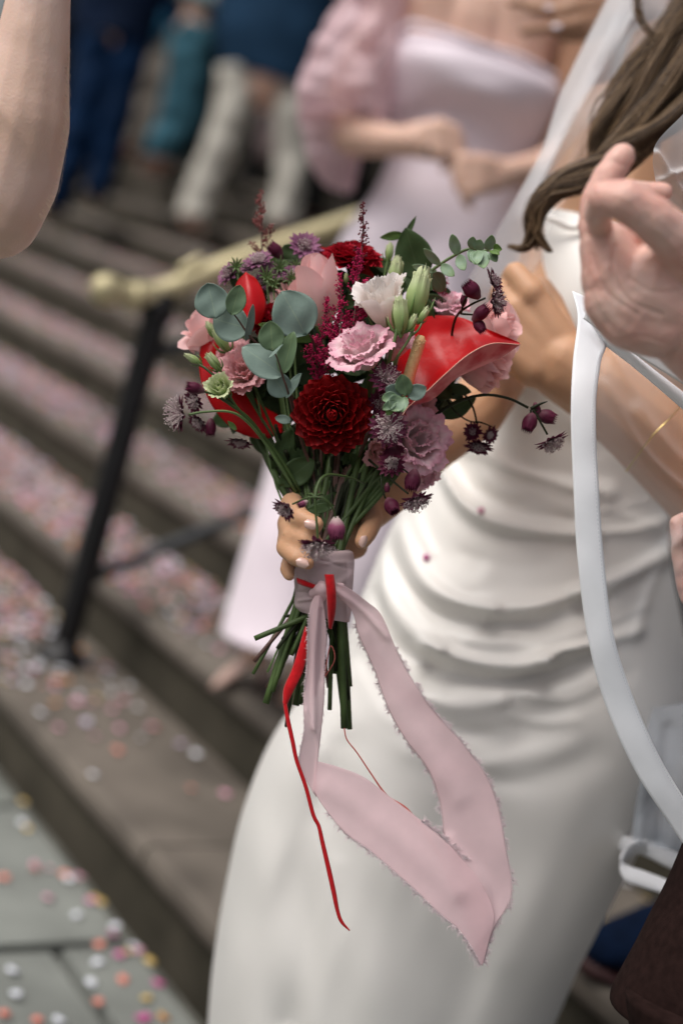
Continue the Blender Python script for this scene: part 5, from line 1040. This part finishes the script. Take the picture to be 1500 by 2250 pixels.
for i in range(30):
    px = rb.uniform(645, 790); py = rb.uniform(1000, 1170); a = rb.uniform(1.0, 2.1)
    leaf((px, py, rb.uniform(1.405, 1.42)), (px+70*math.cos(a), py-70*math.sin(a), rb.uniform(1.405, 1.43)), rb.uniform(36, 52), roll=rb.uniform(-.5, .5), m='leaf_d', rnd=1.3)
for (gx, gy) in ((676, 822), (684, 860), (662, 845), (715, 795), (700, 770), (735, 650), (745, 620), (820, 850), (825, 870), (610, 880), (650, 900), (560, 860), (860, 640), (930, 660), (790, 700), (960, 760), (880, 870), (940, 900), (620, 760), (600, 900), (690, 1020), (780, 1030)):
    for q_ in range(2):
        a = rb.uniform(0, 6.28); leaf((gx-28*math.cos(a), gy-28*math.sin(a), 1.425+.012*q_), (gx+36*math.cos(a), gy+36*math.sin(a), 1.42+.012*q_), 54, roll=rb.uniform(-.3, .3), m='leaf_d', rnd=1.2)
# small sprays of green calyx and filler stalks near the top left
for (px, py, d) in ((520, 585, 1.41), (615, 590, 1.42), (640, 615, 1.41), (600, 625, 1.41), (585, 610, 1.41), (650, 590, 1.43)):
    b = MB()
    for k in range(9):
        a = 6.28*k/9+px; L = rb.uniform(14, 26); pts = [(px, py+8, d, 2), (px+L*.5*math.cos(a), py+L*.5*math.sin(a)-4, d-.004, 2.4), (px+L*math.cos(a), py+L*math.sin(a)-6, d-.006, .6)]
        b.add(*ptube(pts, 7, 5))
    b.build('green_spray', M['stem_light'], BQ); want_stem(px, py+8, d, 2.5, 'stem_light')
# ---- astrantia
def bract(L, Wd, arch, nu=5, nv=8):
    V = []
    for i in range(nv):
        v = i/(nv-1); ww = Wd*math.sin(math.pi*min(1, .12+.88*v))**.8*(1 if v < .98 else .1)
        for j in range(nu):
            u = -1+2*j/(nu-1); V.append((u*ww, L*v, arch*L*v*v+.25*ww*u*u))
    return np.array(V), gridf(nv, nu), guv(nv, nu)
def astrantia(px, py, d, axis, Rpx, style='d', dome=.7, spread=1.15, label=None, stem=False, name='astrantia', nb=15):
    R = Rpx*d/F; ax = CDIR(*axis); Mx = frame(P(px, py, d), ax, rb.uniform(0, 6)); b = MB()
    mb = {'d': 'astr_d', 'p': 'astr_p', 'm': 'astr'}[style]
    for ring, (n, Ls, sp) in enumerate(((nb, 1.0, spread), (nb, .86, spread-.22))):
        for k in range(n):
            a = 6.283*k/n+ring*.2+rb.uniform(-.08, .08); s = sp+rb.uniform(-.1, .1)
            V, Fc, U = bract(R*Ls*rb.uniform(.88, 1.08), R*.175, -.12 if s > .6 else -.45)
            # tilt from the axis by s, then spin
            y = np.array([math.sin(s)*math.cos(a), math.sin(s)*math.sin(a), math.cos(s)]); z = np.array([math.cos(s)*math.cos(a), math.cos(s)*math.sin(a), -math.sin(s)])*-1; x = np.cross(y, z)
            W = V[:, :1]*x+V[:, 1:2]*y+V[:, 2:]*z+np.array([math.cos(a), math.sin(a), 0])*R*.07
            b.add(xf(Mx, W), Fc, U)
    o = b.build(name, M[mb], BQ)
    if label: o['label'] = label
    if dome > 0:
        b = MB(); b2 = MB()
        for k in range(95):
            th = 1.35*math.sqrt(rb.random()); a = rb.uniform(0, 6.28); dr = np.array([math.sin(th)*math.cos(a), math.sin(th)*math.sin(a), math.cos(th)])
            L = R*dome*rb.uniform(.78, 1.05); p = [dr*R*.1, dr*L*.6+np.array([0, 0, .03*R]), dr*L]
            V, Fc = tube(p, [R*.022, R*.020, R*.014], 4, False); b.add(xf(Mx, V), Fc)
            for q in range(3):
                e = dr*L+np.array([rb.uniform(-1, 1), rb.uniform(-1, 1), rb.uniform(0, 1)])*R*.09
                V, Fc = octa(e, R*rb.uniform(.026, .044)); (b2 if rb.random() < .42 else b).add(xf(Mx, V), Fc)
        g = b.build('stamens', M['stamen'] if style != 'g' else M['stamen_g'], o); g['kind'] = 'stuff'
        g = b2.build('anthers', M['anther'] if rb.random() < .6 else M['stamen'], o); g['kind'] = 'stuff'
    return o
def abud(px, py, d, axis, Lpx, style='d', label=None, fat=.36):
    Lpx *= 1.16; fat *= .80
    L = Lpx*d/F; Mx = frame(P(px, py, d), CDIR(*axis), rb.uniform(0, 6)); b = MB()
    for ring in range(2):
        for k in range(8):
            a = 6.283*k/8+ring*.4; V = []; nu, nv = 5, 9
            for i in range(nv):
                v = i/(nv-1); r = L*fat*math.sin(math.pi*min(1, .08+.80*v))*(1.05-ring*.1)+.02*L
                hw = .50*(math.sin(math.pi*min(1, .2+.78*v)))
                for j in range(nu):
                    u = -1+2*j/(nu-1); aa = a+u*hw; rr_ = r+.10*L*max(0, v-.8)/.2*(1+.3*ring); V.append((rr_*math.cos(aa), rr_*math.sin(aa), L*(v-.5)*(1.10-.22*u*u*v)))
            b.add(xf(Mx, V), gridf(nv, nu), guv(nv, nu))
    o = b.build('astrantia_bud', M[{'d': 'astr_d', 'p': 'astr_p', 'm': 'astr'}[style]], BQ)
    if label: o['label'] = label
    return o
astrantia(403, 910, 1.325, (-.95, .05, .35), 44, 'd', .95, 1.25, 'maroon astrantia facing left at the far left edge')
abud(428, 853, 1.335, (-.9, .25, .3), 36, 'd', 'closed dark astrantia bud at the far left')
astrantia(432, 880, 1.385, (-.6, -.3, .5), 32, 'd', .6); astrantia(440, 925, 1.40, (-.5, -.5, .5), 28, 'd', .6); abud(463, 940, 1.41, (0, -1, .2), 34, 'd'); astrantia(528, 965, 1.395, (-.1, -.9, .3), 32, 'd', .5)
astrantia(507, 605, 1.42, (-.6, .5, .6), 34, 'p', .6); astrantia(570, 578, 1.42, (-.15, .75, .6), 36, 'p', .6); astrantia(548, 590, 1.43, (-.15, .6, .6), 26, 'p', .6); astrantia(668, 545, 1.44, (.2, .45, .8), 40, 'p', .5); abud(605, 550, 1.44, (-.6, .6, .2), 40, 'd'); astrantia(640, 605, 1.42, (.1, .5, .8), 26, 'p', .6)
astrantia(575, 625, 1.42, (-.2, .3, .8), 24, 'p', .6); astrantia(590, 600, 1.42, (.2, .3, .8), 28, 'p', .6)
astrantia(846, 835, 1.325, (.25, .35, .85), 42, 'm', .8, 1.2, 'astrantia between the dark dahlia and the spadix'); astrantia(853, 940, 1.305, (.05, -.05, 1), 43, 'm', .85, 1.3, 'dusky astrantia facing the camera beside the dark dahlia', nb=18)
astrantia(838, 885, 1.35, (-.1, 0, 1), 34, 'd', .6); astrantia(860, 975, 1.33, (.15, -.8, .4), 34, 'd', 0, .8)
astrantia(862, 1020, 1.345, (-.2, .2, .9), 34, 'd', .55); abud(906, 1056, 1.335, (-.2, -.85, .3), 42, 'd', fat=.42); abud(860, 1112, 1.335, (.3, -.6, .5), 36, 'd', fat=.46); abud(850, 1072, 1.34, (0, -1, .2), 18, 'd')
astrantia(912, 1095, 1.325, (.30, -.85, .42), 38, 'm', .8, 1.35, 'astrantia hanging low on the right of the stems')
abud(1036, 637, 1.345, (-.6, .6, .3), 40, 'd', 'dark astrantia bud above the anthurium', .44); astrantia(1078, 622, 1.35, (.7, .35, .4), 34, 'd', .6); astrantia(1082, 662, 1.345, (.85, -.1, .5), 38, 'd', .8, 1.1, 'open dark astrantia beside the second hand'); abud(1056, 688, 1.345, (.55, .5, .3), 40, 'd'); abud(1052, 715, 1.35, (.4, -.7, .3), 34, 'd'); abud(1018, 660, 1.36, (.1, .9, .3), 22, 'd')
abud(1163, 928, 1.36, (-.35, -.85, .3), 40, 'd', 'dark astrantia bud hanging from the arching stalk', .40); abud(1200, 915, 1.365, (.85, -.3, .2), 38, 'd', fat=.42); abud(1178, 898, 1.365, (.2, -.8, .3), 24, 'd'); astrantia(1208, 965, 1.36, (.35, -.9, .25), 38, 'm', .75, 1.35, 'astrantia dangling at the far right')
astrantia(1052, 975, 1.40, (-.1, -.8, .4), 34, 'd', .5); astrantia(1040, 950, 1.405, (-.3, .1, .6), 24, 'd', .4); astrantia(1072, 955, 1.405, (.5, -.2, .6), 24, 'd', .4)
astrantia(632, 1112, 1.29, (-.55, -.62, .5), 34, 'm', .7, 1.0, 'small drooping astrantia in front of the left fingers'); abud(664, 1107, 1.295, (-.7, -.35, .3), 22, 'm', fat=.36)
abud(739, 1163, 1.285, (.05, -1, .25), 44, 'm', 'bell-shaped closed astrantia hanging over the wrap', .44); astrantia(697, 1192, 1.28, (0, -.93, .34), 41, 'm', 1.02, 1.42, 'open astrantia hanging upside down over the wrap', nb=18)
# their stalks
def stalks(label, lines, m='stem_dark'):
    b = MB()
    for l in lines: b.add(*ptube(l, 26, 7))
    o = b.build('stalk', M[m], BQ); o['label'] = label
stalks('forked stalk drooping over the wrapped stems', [[(800, 1062, 1.36, 2), (770, 1050, 1.33, 2.2), (730, 1043, 1.305, 3), (708, 1050, 1.292, 4), (696, 1072, 1.285, 4.6), (692, 1096, 1.28, 4.2)], [(692, 1094, 1.28, 2.6), (694, 1130, 1.28, 2.8), (697, 1165, 1.28, 2.8), (698, 1186, 1.28, 2.4)], [(692, 1092, 1.28, 2.4), (712, 1096, 1.28, 2.6), (730, 1115, 1.282, 2.2), (739, 1144, 1.285, 1.8)],
      [(692, 1092, 1.28, 2.2), (674, 1094, 1.283, 2.2), (655, 1102, 1.287, 2.2), (642, 1108, 1.29, 2)], [(692, 1092, 1.28, 2), (684, 1086, 1.284, 3.2), (672, 1085, 1.288, .8)], [(692, 1092, 1.28, 2), (702, 1086, 1.284, 3), (712, 1089, 1.288, .8)], [(700, 1096, 1.28, 1.4), (716, 1102, 1.28, 2), (726, 1126, 1.283, .8)]], 'stem')
stalks('arching stalk reaching out to the right', [[(860, 1000, 1.39, 3.6), (940, 925, 1.375, 3.8), (1000, 885, 1.37, 3.6), (1060, 868, 1.365, 3.4), (1115, 875, 1.362, 3.2), (1160, 896, 1.36, 3)], [(1165, 898, 1.36, 4), (1185, 888, 1.36, 3), (1202, 882, 1.36, .8)], [(1170, 900, 1.36, 3), (1185, 925, 1.36, 2.6), (1202, 955, 1.36, 2.4)], [(1165, 900, 1.36, 2), (1165, 915, 1.36, 2)], [(1170, 898, 1.36, 2), (1190, 906, 1.363, 2)]])
stalks('forked stalk with buds low on the right', [[(810, 1010, 1.37, 3), (838, 1035, 1.35, 2.6), (866, 1060, 1.34, 2.4), (896, 1085, 1.33, 2.4)], [(838, 1025, 1.35, 2.4), (838, 1065, 1.34, 2.4), (846, 1095, 1.338, 2)], [(840, 1034, 1.35, 2), (880, 1030, 1.34, 2), (900, 1042, 1.336, 2)]])
stalks('stalk of the dark buds at the upper right', [[(960, 900, 1.41, 3), (985, 780, 1.41, 3), (1000, 700, 1.39, 3), (1030, 672, 1.355, 2.6), (1066, 655, 1.35, 2.4)], [(1012, 690, 1.37, 2.4), (1020, 660, 1.355, 2), (1034, 645, 1.35, 2)], [(1015, 690, 1.365, 2.4), (1046, 692, 1.352, 2)]])
stalks('stalks of the blurred cluster on the right', [[(925, 920, 1.40, 3), (985, 870, 1.40, 3), (1020, 868, 1.405, 2.6), (1040, 900, 1.405, 2.4), (1050, 950, 1.405, 2)], [(980, 875, 1.40, 3), (1000, 905, 1.40, 2), (1030, 925, 1.405, 1.8), (1055, 928, 1.405, 2), (1082, 938, 1.405, 1)]])
stalks('pale stalk of the far left astrantia', [[(415, 911, 1.33, 3), (450, 905, 1.335, 2.8), (500, 904, 1.34, 2.8), (535, 920, 1.35, 3), (580, 970, 1.375, 3.4), (650, 1080, 1.39, 4)]], 'stem_light')
stalks('branching stalk of the left buds', [[(442, 858, 1.34, 2.4), (470, 868, 1.345, 2.6), (505, 888, 1.35, 3.4), (560, 935, 1.37, 4), (640, 1060, 1.39, 4.4)], [(436, 800, 1.365, 2.6), (455, 812, 1.36, 3), (490, 845, 1.355, 3.4), (520, 895, 1.355, 3.6), (600, 985, 1.38, 4.4), (660, 1080, 1.39, 4)], [(475, 805, 1.36, 2.4), (482, 830, 1.36, 2.6), (505, 870, 1.356, 3)], [(498, 875, 1.355, 3), (520, 900, 1.355, 3)], [(493, 755, 1.39, 3), (540, 860, 1.39, 3), (600, 960, 1.39, 3)]], 'stem')
for lb, ls in (('green stalk of the plump bud', [[(873, 716, 1.32, 4.2), (866, 750, 1.32, 4), (856, 785, 1.325, 4), (845, 830, 1.34, 4)]]), ('thin green stalk carrying two small buds', [[(908, 722, 1.323, 3.6), (895, 750, 1.322, 3.2), (872, 785, 1.325, 3), (860, 815, 1.335, 3)], [(930, 700, 1.33, 2.4), (918, 725, 1.325, 2.6), (900, 740, 1.323, 2.8)]]), ('green stalk of the blurred bud', [[(868, 620, 1.41, 3), (862, 680, 1.41, 3)]]), ('green stalk beside the crimson dahlia', [[(855, 562, 1.42, 3), (845, 600, 1.42, 3), (840, 640, 1.42, 3)]])): stalks(lb, ls, 'stem_light')
# ---- astilbe
def plume(px0, py0, px1, py1, d0, d1, wpx, n, m, label, seed, twigs=14, br=2.0):
    rr = random.Random(seed); b = MB(); f = MB()
    b.add(*ptube([(px0, py0, d0, 2.2), ((px0+px1)/2+3, (py0+py1)/2, (d0+d1)/2, 1.8), (px1, py1, d1, .8)], 14, 6))
    L = math.hypot(px1-px0, py1-py0); ux, uy = (px1-px0)/L, (py1-py0)/L
    for k in range(twigs):
        t = k/twigs; s = rr.choice((-1, 1)); ln = wpx*(1-t)**.8*rr.uniform(.5, 1.05)+5; cx, cy = px0+(px1-px0)*t, py0+(py1-py0)*t; d = d0+(d1-d0)*t
        az = rr.uniform(-1, 1); dx, dy = s*(-uy)*.75*math.cos(az)+ux*.65, s*ux*.75*math.cos(az)+uy*.65; dd = az*.5*ln*d/F
        e = (cx+dx*ln, cy+dy*ln, d+dd); b.add(*ptube([(cx, cy, d, 1.1), (cx+dx*ln*.5, cy+dy*ln*.5+1, d+dd*.5, .9), (*e, .4)], 6, 4))
        m_ = max(3, int(n*ln/wpx/twigs*2.4))
        for q in range(m_):
            tt = rr.uniform(.08, 1.05); r = br*rr.uniform(.5, 1.15)
            p = P(cx+dx*ln*tt+rr.gauss(0, 2.0), cy+dy*ln*tt+rr.gauss(0, 2.2), d+dd*tt+rr.gauss(0, .0012)); f.add(*ico(p, r*d/F))
    for q in range(int(n*.45)):
        tt = rr.uniform(.35, 1.0); f.add(*ico(P(px0+(px1-px0)*tt+rr.gauss(0, 2.6), py0+(py1-py0)*tt+rr.gauss(0, 2), d0+(d1-d0)*tt+rr.gauss(0, .001)), br*rr.uniform(.6, 1.2)*d0/F))
    o = b.build('astilbe', M['stem_brown'], BQ); o['label'] = label; g = f.build('florets', M[m], o); g['kind'] = 'stuff'; return o
plume(790, 590, 798, 443, 1.375, 1.385, 26, 110, 'astilbe_d', 'dark pointed astilbe tip above the crimson dahlia', 1, 16, 2.2)
plume(775, 720, 790, 545, 1.36, 1.375, 58, 520, 'astilbe', 'crimson astilbe plume in front of the crimson dahlia', 2, 26, 2.1)
plume(745, 760, 748, 600, 1.35, 1.36, 40, 230, 'astilbe', 'thin magenta astilbe branch beside the tall rose', 3, 18, 2)
plume(715, 810, 745, 690, 1.355, 1.36, 52, 560, 'astilbe', 'dense magenta astilbe below the tall rose', 4, 26, 2.2); plume(700, 800, 720, 650, 1.36, 1.365, 34, 260, 'astilbe', 'magenta astilbe sprig left of the rose', 5, 18, 2)
plume(760, 745, 800, 670, 1.37, 1.375, 46, 520, 'astilbe', 'magenta astilbe behind the open lisianthus', 6, 24, 2.2); plume(680, 800, 690, 740, 1.37, 1.375, 30, 240, 'astilbe', 'deep magenta astilbe beside the eucalyptus', 7, 16, 2)
plume(575, 560, 572, 418, 1.475, 1.485, 46, 190, 'astilbe_b', 'brownish blurred astilbe plume at the top left', 8, 16, 2.4); plume(962, 660, 975, 610, 1.43, 1.435, 22, 80, 'astilbe', 'blurred astilbe at the back right', 9, 10, 2)

plume(700, 850, 712, 770, 1.375, 1.375, 44, 420, 'astilbe', 'deep magenta astilbe above the dark dahlia', 11, 20, 2.2)
# ---- stems through the wrap
ends = [(556, 1481, 4), (584, 1546, 8), (598, 1520, 6), (610, 1490, 5), (628, 1598, 2.5), (650, 1550, 8), (660, 1548, 6), (672, 1500, 6), (690, 1530, 6), (706, 1480, 5), (724, 1560, 5), (742, 1440, 5), (756, 1600, 8), (768, 1602, 6), (771, 1508, 3.4), (748, 1500, 5), (640, 1440, 5), (735, 1480, 5), (660, 1470, 6), (620, 1440, 5)]
for i in range(64): want_stem(rb.uniform(585, 870), rb.uniform(930, 1020), rb.uniform(1.38, 1.43), rb.uniform(3, 5.5), rb.choice(['stem', 'stem_dark', 'stem_dark', 'stem_dark', 'stem_brown']))
used = 0
for i, (px, py, d, r, m, nk) in enumerate(stem_starts):
    nx = 712+(px-735)*.13+rb.uniform(-22, 22); nx = min(762, max(664, nx)); nd = 1.382+rb.uniform(-.016, .016)
    if i < len(ends)*3:
        ex, ey, er = ends[i % len(ends)]; ex += rb.uniform(-5, 5)*(i >= len(ends)); ey -= rb.uniform(0, 90)*(i >= len(ends))
    else: ex, ey, er = nx+rb.uniform(-20, 20), 1330, r
    if i < len(ends): nx = 712+(ex-675)*.42; nx = min(765, max(660, nx)); r = er
    my = max(py+40, 1060); mx = px+(nx-px)*(.55 if py < 950 else .4)
    pts = [(px, py, d, r), (px+(mx-px)*.45, (py+my)/2, max(d, 1.40), r), (mx, my, 1.395, r), (nx, 1215, nd, r), (nx+(ex-nx)*.12, 1300, nd, r), (nx+(ex-nx)*.30, 1345, nd, r), (ex, ey, nd+(ex-700)*.0001, r)]
    b = MB(); b.add(*ptube(pts, 36, 8)); sm = 'stem' if i < len(ends) and m == 'stem' else m
    b.build('stem', M[sm], BQ)
# ---- the wrap, the knot and the ribbons
V, Fc, U = loft([(662, 1212, 766, 1208, 1.382, .030), (650, 1222, 776, 1217, 1.382, .034), (646, 1260, 777, 1252, 1.382, .035), (648, 1300, 775, 1290, 1.382, .034), (646, 1328, 772, 1330, 1.382, .034), (656, 1340, 768, 1366, 1.382, .032)], 70, 90,
                creases=[([(650, 1262), (700, 1285), (712, 1300)], 6, .003), ([(655, 1300), (700, 1305)], 5, -.003), ([(720, 1300), (775, 1262)], 6, .003), ([(720, 1310), (770, 1330)], 6, .0025), ([(650, 1240), (775, 1235)], 5, .0016), ([(690, 1225), (770, 1250)], 4, -.0015), ([(655, 1320), (700, 1312)], 5, .003)], nzamp=.0022, nzs=60)
wrap = obj('ribbon_wrap', V, Fc, M['ribbon'], BQ, U)
caps = []
chain(caps, [(690, 1303, 1.345, 12), (706, 1296, 1.338, 17), (722, 1302, 1.345, 12)]); chain(caps, [(706, 1284, 1.342, 9), (704, 1312, 1.342, 12)]); chain(caps, [(722, 1290, 1.345, 9), (750, 1288, 1.350, 8)])
organic('knot', caps, .0012, 3, M['ribbon'], BQ)
def strip(A, Bq, nm, m, nr, nc, par, amp=.0, cr=(), bulge=0, thick=.0003):
    V, Fc, U = sheet(A, Bq, nr, nc, bulge=bulge, nzamp=amp, nzs=28, creases=cr); return obj(nm, V, Fc, M[m], par, U, thick=thick)
LA = [(694, 1306, 1.338), (682, 1330, 1.338), (676, 1380, 1.338), (674, 1450, 1.338), (667, 1530, 1.336), (668, 1600, 1.334), (657, 1680, 1.334), (688, 1742, 1.335)]
LB = [(706, 1306, 1.336), (712, 1340, 1.337), (718, 1400, 1.341), (714, 1450, 1.343), (712, 1530, 1.343), (706, 1600, 1.342), (697, 1680, 1.340), (695, 1752, 1.337)]
DA = [(694, 1672, 1.339), (740, 1684, 1.342), (800, 1708, 1.345), (858, 1752, 1.346), (915, 1795, 1.345), (965, 1835, 1.343), (1010, 1880, 1.342), (1060, 1945, 1.340), (1085, 2010, 1.338), (1072, 2070, 1.336), (1060, 2118, 1.335)]
DB2 = [(688, 1735, 1.335), (712, 1775, 1.333), (760, 1832, 1.331), (812, 1870, 1.330), (868, 1918, 1.329), (920, 1965, 1.328), (965, 2008, 1.328), (1008, 2045, 1.329), (1032, 2078, 1.330), (1045, 2100, 1.332), (1057, 2121, 1.334)]
RA2 = [(722, 1290, 1.342), (752, 1318, 1.345), (774, 1345, 1.352), (790, 1400, 1.356), (822, 1470, 1.356), (850, 1550, 1.354), (888, 1620, 1.352), (940, 1690, 1.350), (965, 1760, 1.349), (975, 1830, 1.348), (985, 1885, 1.347), (1000, 1950, 1.345), (1022, 2020, 1.341), (1042, 2075, 1.338), (1056, 2118, 1.336)]
RB2 = [(735, 1280, 1.340), (770, 1295, 1.343), (806, 1322, 1.348), (838, 1352, 1.350), (872, 1430, 1.350), (915, 1510, 1.348), (965, 1575, 1.346), (1022, 1640, 1.345), (1068, 1705, 1.345), (1095, 1775, 1.345), (1108, 1850, 1.345), (1124, 1962, 1.345), (1088, 2032, 1.341), (1070, 2080, 1.338), (1060, 2122, 1.336)]
b1 = strip(RA2, RB2, 'ribbon_tail', 'ribbon', 150, 26, BQ, .0018, [([(740, 1300), (800, 1345), (850, 1400)], 7, .003), ([(800, 1400), (900, 1600), (1000, 1750)], 30, .004), ([(985, 1850), (1060, 1960), (1050, 2080)], 16, .005)]); b1['label'] = 'wide frayed pink ribbon tail on the right'
b2 = strip(DA, DB2, 'ribbon_tail', 'ribbon', 130, 26, BQ, .0015, [([(720, 1730), (860, 1830), (1000, 1960)], 26, .003)]); b2['label'] = 'frayed pink ribbon sweeping down to the lower tip'
b3 = strip(LA, LB, 'ribbon_tail', 'ribbon', 110, 14, BQ, .0025, [([(700, 1310), (690, 1450), (690, 1600)], 6, .003), ([(706, 1340), (704, 1500)], 4, -.002), ([(672, 1560), (700, 1640), (692, 1740)], 5, .002)]); b3['label'] = 'narrow pink ribbon tail hanging straight from the knot'
def fray(line, side, lo, hi, L0, par, seed, dens=2.6):
    rr = random.Random(seed); q = cat(line, 400); b = MB(); seg = np.hypot(*np.gradient(q[:, :2], axis=0).T); n = int(sum(seg)*dens)
    for i in range(n):
        k = int(lo*399+(hi-lo)*399*rr.random()); a = q[k]; t = q[min(399, k+2)][:2]-q[max(0, k-2)][:2]; t /= np.linalg.norm(t)+1e-9; nrm = np.array([t[1], -t[0]])*side
        cl = .55+.45*math.sin(k*.35+seed)+.4*math.sin(k*1.1+seed*2)
        L = L0*.85*rr.uniform(.1, 1)**1.5*max(.25, cl); tt = rr.uniform(-.6, .8)
        dx, dy = nrm*L+t*L*tt; g = rr.uniform(-.2, .5)*L
        p = [P(a[0]-nrm[0]*2, a[1]-nrm[1]*2, a[2]), P(a[0]+dx*.6, a[1]+dy*.6, a[2]+rr.uniform(-.001, .001)), P(a[0]+dx+t[0]*g, a[1]+dy+t[1]*g+g*.4, a[2]+rr.uniform(-.002, .002))]
        b.add(*tube(p, [.00024, .0002, .00006], 3, False))
    o = b.build('frayed_edge', M['fray'], par); o['kind'] = 'stuff'
fray(RA2, -1, .18, .97, 15, b1, 1); fray(RB2, 1, .28, .99, 15, b1, 2); fray(DB2, -1, .12, .99, 17, b2, 3); fray(DA, 1, .42, .62, 15, b2, 4); fray(LA, -1, .2, .9, 7, b3, 5, 1.2); fray(LB, 1, .2, .9, 5, b3, 6, 1)
# red velvet ribbon
V, Fc, U = sheet([(713, 1262, 1.336), (716, 1285, 1.333), (718, 1312, 1.333), (720, 1345, 1.337), (722, 1380, 1.345)], [(733, 1262, 1.336), (736, 1285, 1.333), (738, 1312, 1.333), (736, 1345, 1.337), (728, 1382, 1.345)], 30, 8, bulge=.003); rv = obj('velvet_ribbon', V, Fc, M['red_velvet'], BQ, U, thick=.0012); rv['label'] = 'red velvet ribbon loop threaded down through the knot'
V, Fc, U = sheet([(652, 1270, 1.352), (670, 1276, 1.344), (694, 1286, 1.340)], [(654, 1281, 1.352), (668, 1287, 1.344), (692, 1294, 1.340)], 20, 6, bulge=.002); rv = obj('velvet_ribbon', V, Fc, M['red_velvet'], BQ, U, thick=.0012); rv['label'] = 'short red velvet band on the left of the wrap'
V, Fc, U = sheet([(671, 1376, 1.352), (655, 1430, 1.346), (640, 1475, 1.342), (624, 1512, 1.338), (622, 1545, 1.337)], [(677, 1385, 1.352), (676, 1430, 1.346), (664, 1478, 1.342), (646, 1515, 1.338), (628, 1552, 1.337)], 36, 8, bulge=.002); rv = obj('velvet_ribbon', V, Fc, M['red_velvet'], BQ, U, thick=.0012); rv['label'] = 'flat red velvet tail leaving the stems to the left'
V, Fc, U = sheet([(738, 1398, 1.39), (742, 1425, 1.385), (746, 1455, 1.385), (752, 1482, 1.39)], [(746, 1396, 1.39), (758, 1425, 1.385), (757, 1455, 1.385), (754, 1484, 1.39)], 20, 6); rv = obj('velvet_ribbon', V, Fc, M['red_velvet'], BQ, U, thick=.0012); rv['label'] = 'bit of red velvet loop between the stem ends'
b = MB(); b.add(*ptube([(625, 1540, 1.337, 4.5), (632, 1580, 1.334, 5), (643, 1630, 1.332, 5), (652, 1672, 1.331, 4.6), (672, 1730, 1.330, 4.6), (688, 1790, 1.330, 4.6), (700, 1815, 1.330, 4.4), (708, 1850, 1.330, 5), (722, 1910, 1.330, 5.6), (733, 1960, 1.330, 5.6), (741, 2000, 1.330, 4.6), (750, 2025, 1.330, 4), (768, 2045, 1.330, 1.5)], 120, 10)); rc_ = b.build('velvet_cord', M['red_velvet'], BQ); rc_['label'] = 'red velvet ribbon end twisted into a long cord'
b = MB(); b.add(*ptube([(705, 1500, 1.37, 1.3), (735, 1450, 1.36, 1.3), (725, 1420, 1.36, 1.3), (712, 1490, 1.355, 1.3)], 20, 5)); b.add(*ptube([(756, 1600, 1.352, 1.4), (762, 1625, 1.352, 1.6), (785, 1655, 1.352, 1.6), (815, 1700, 1.352, 1.8), (850, 1748, 1.352, 2.2), (893, 1777, 1.353, 2.6), (935, 1830, 1.354, 3.5), (970, 1890, 1.355, 4.5), (1000, 1960, 1.356, 5), (1025, 2010, 1.355, 3)], 60, 7)); b.build('red_thread', M['red_thread'], BQ)
for o in list(bpy.data.objects):
    if 'category' in o and o['category'] is None: del o['category']
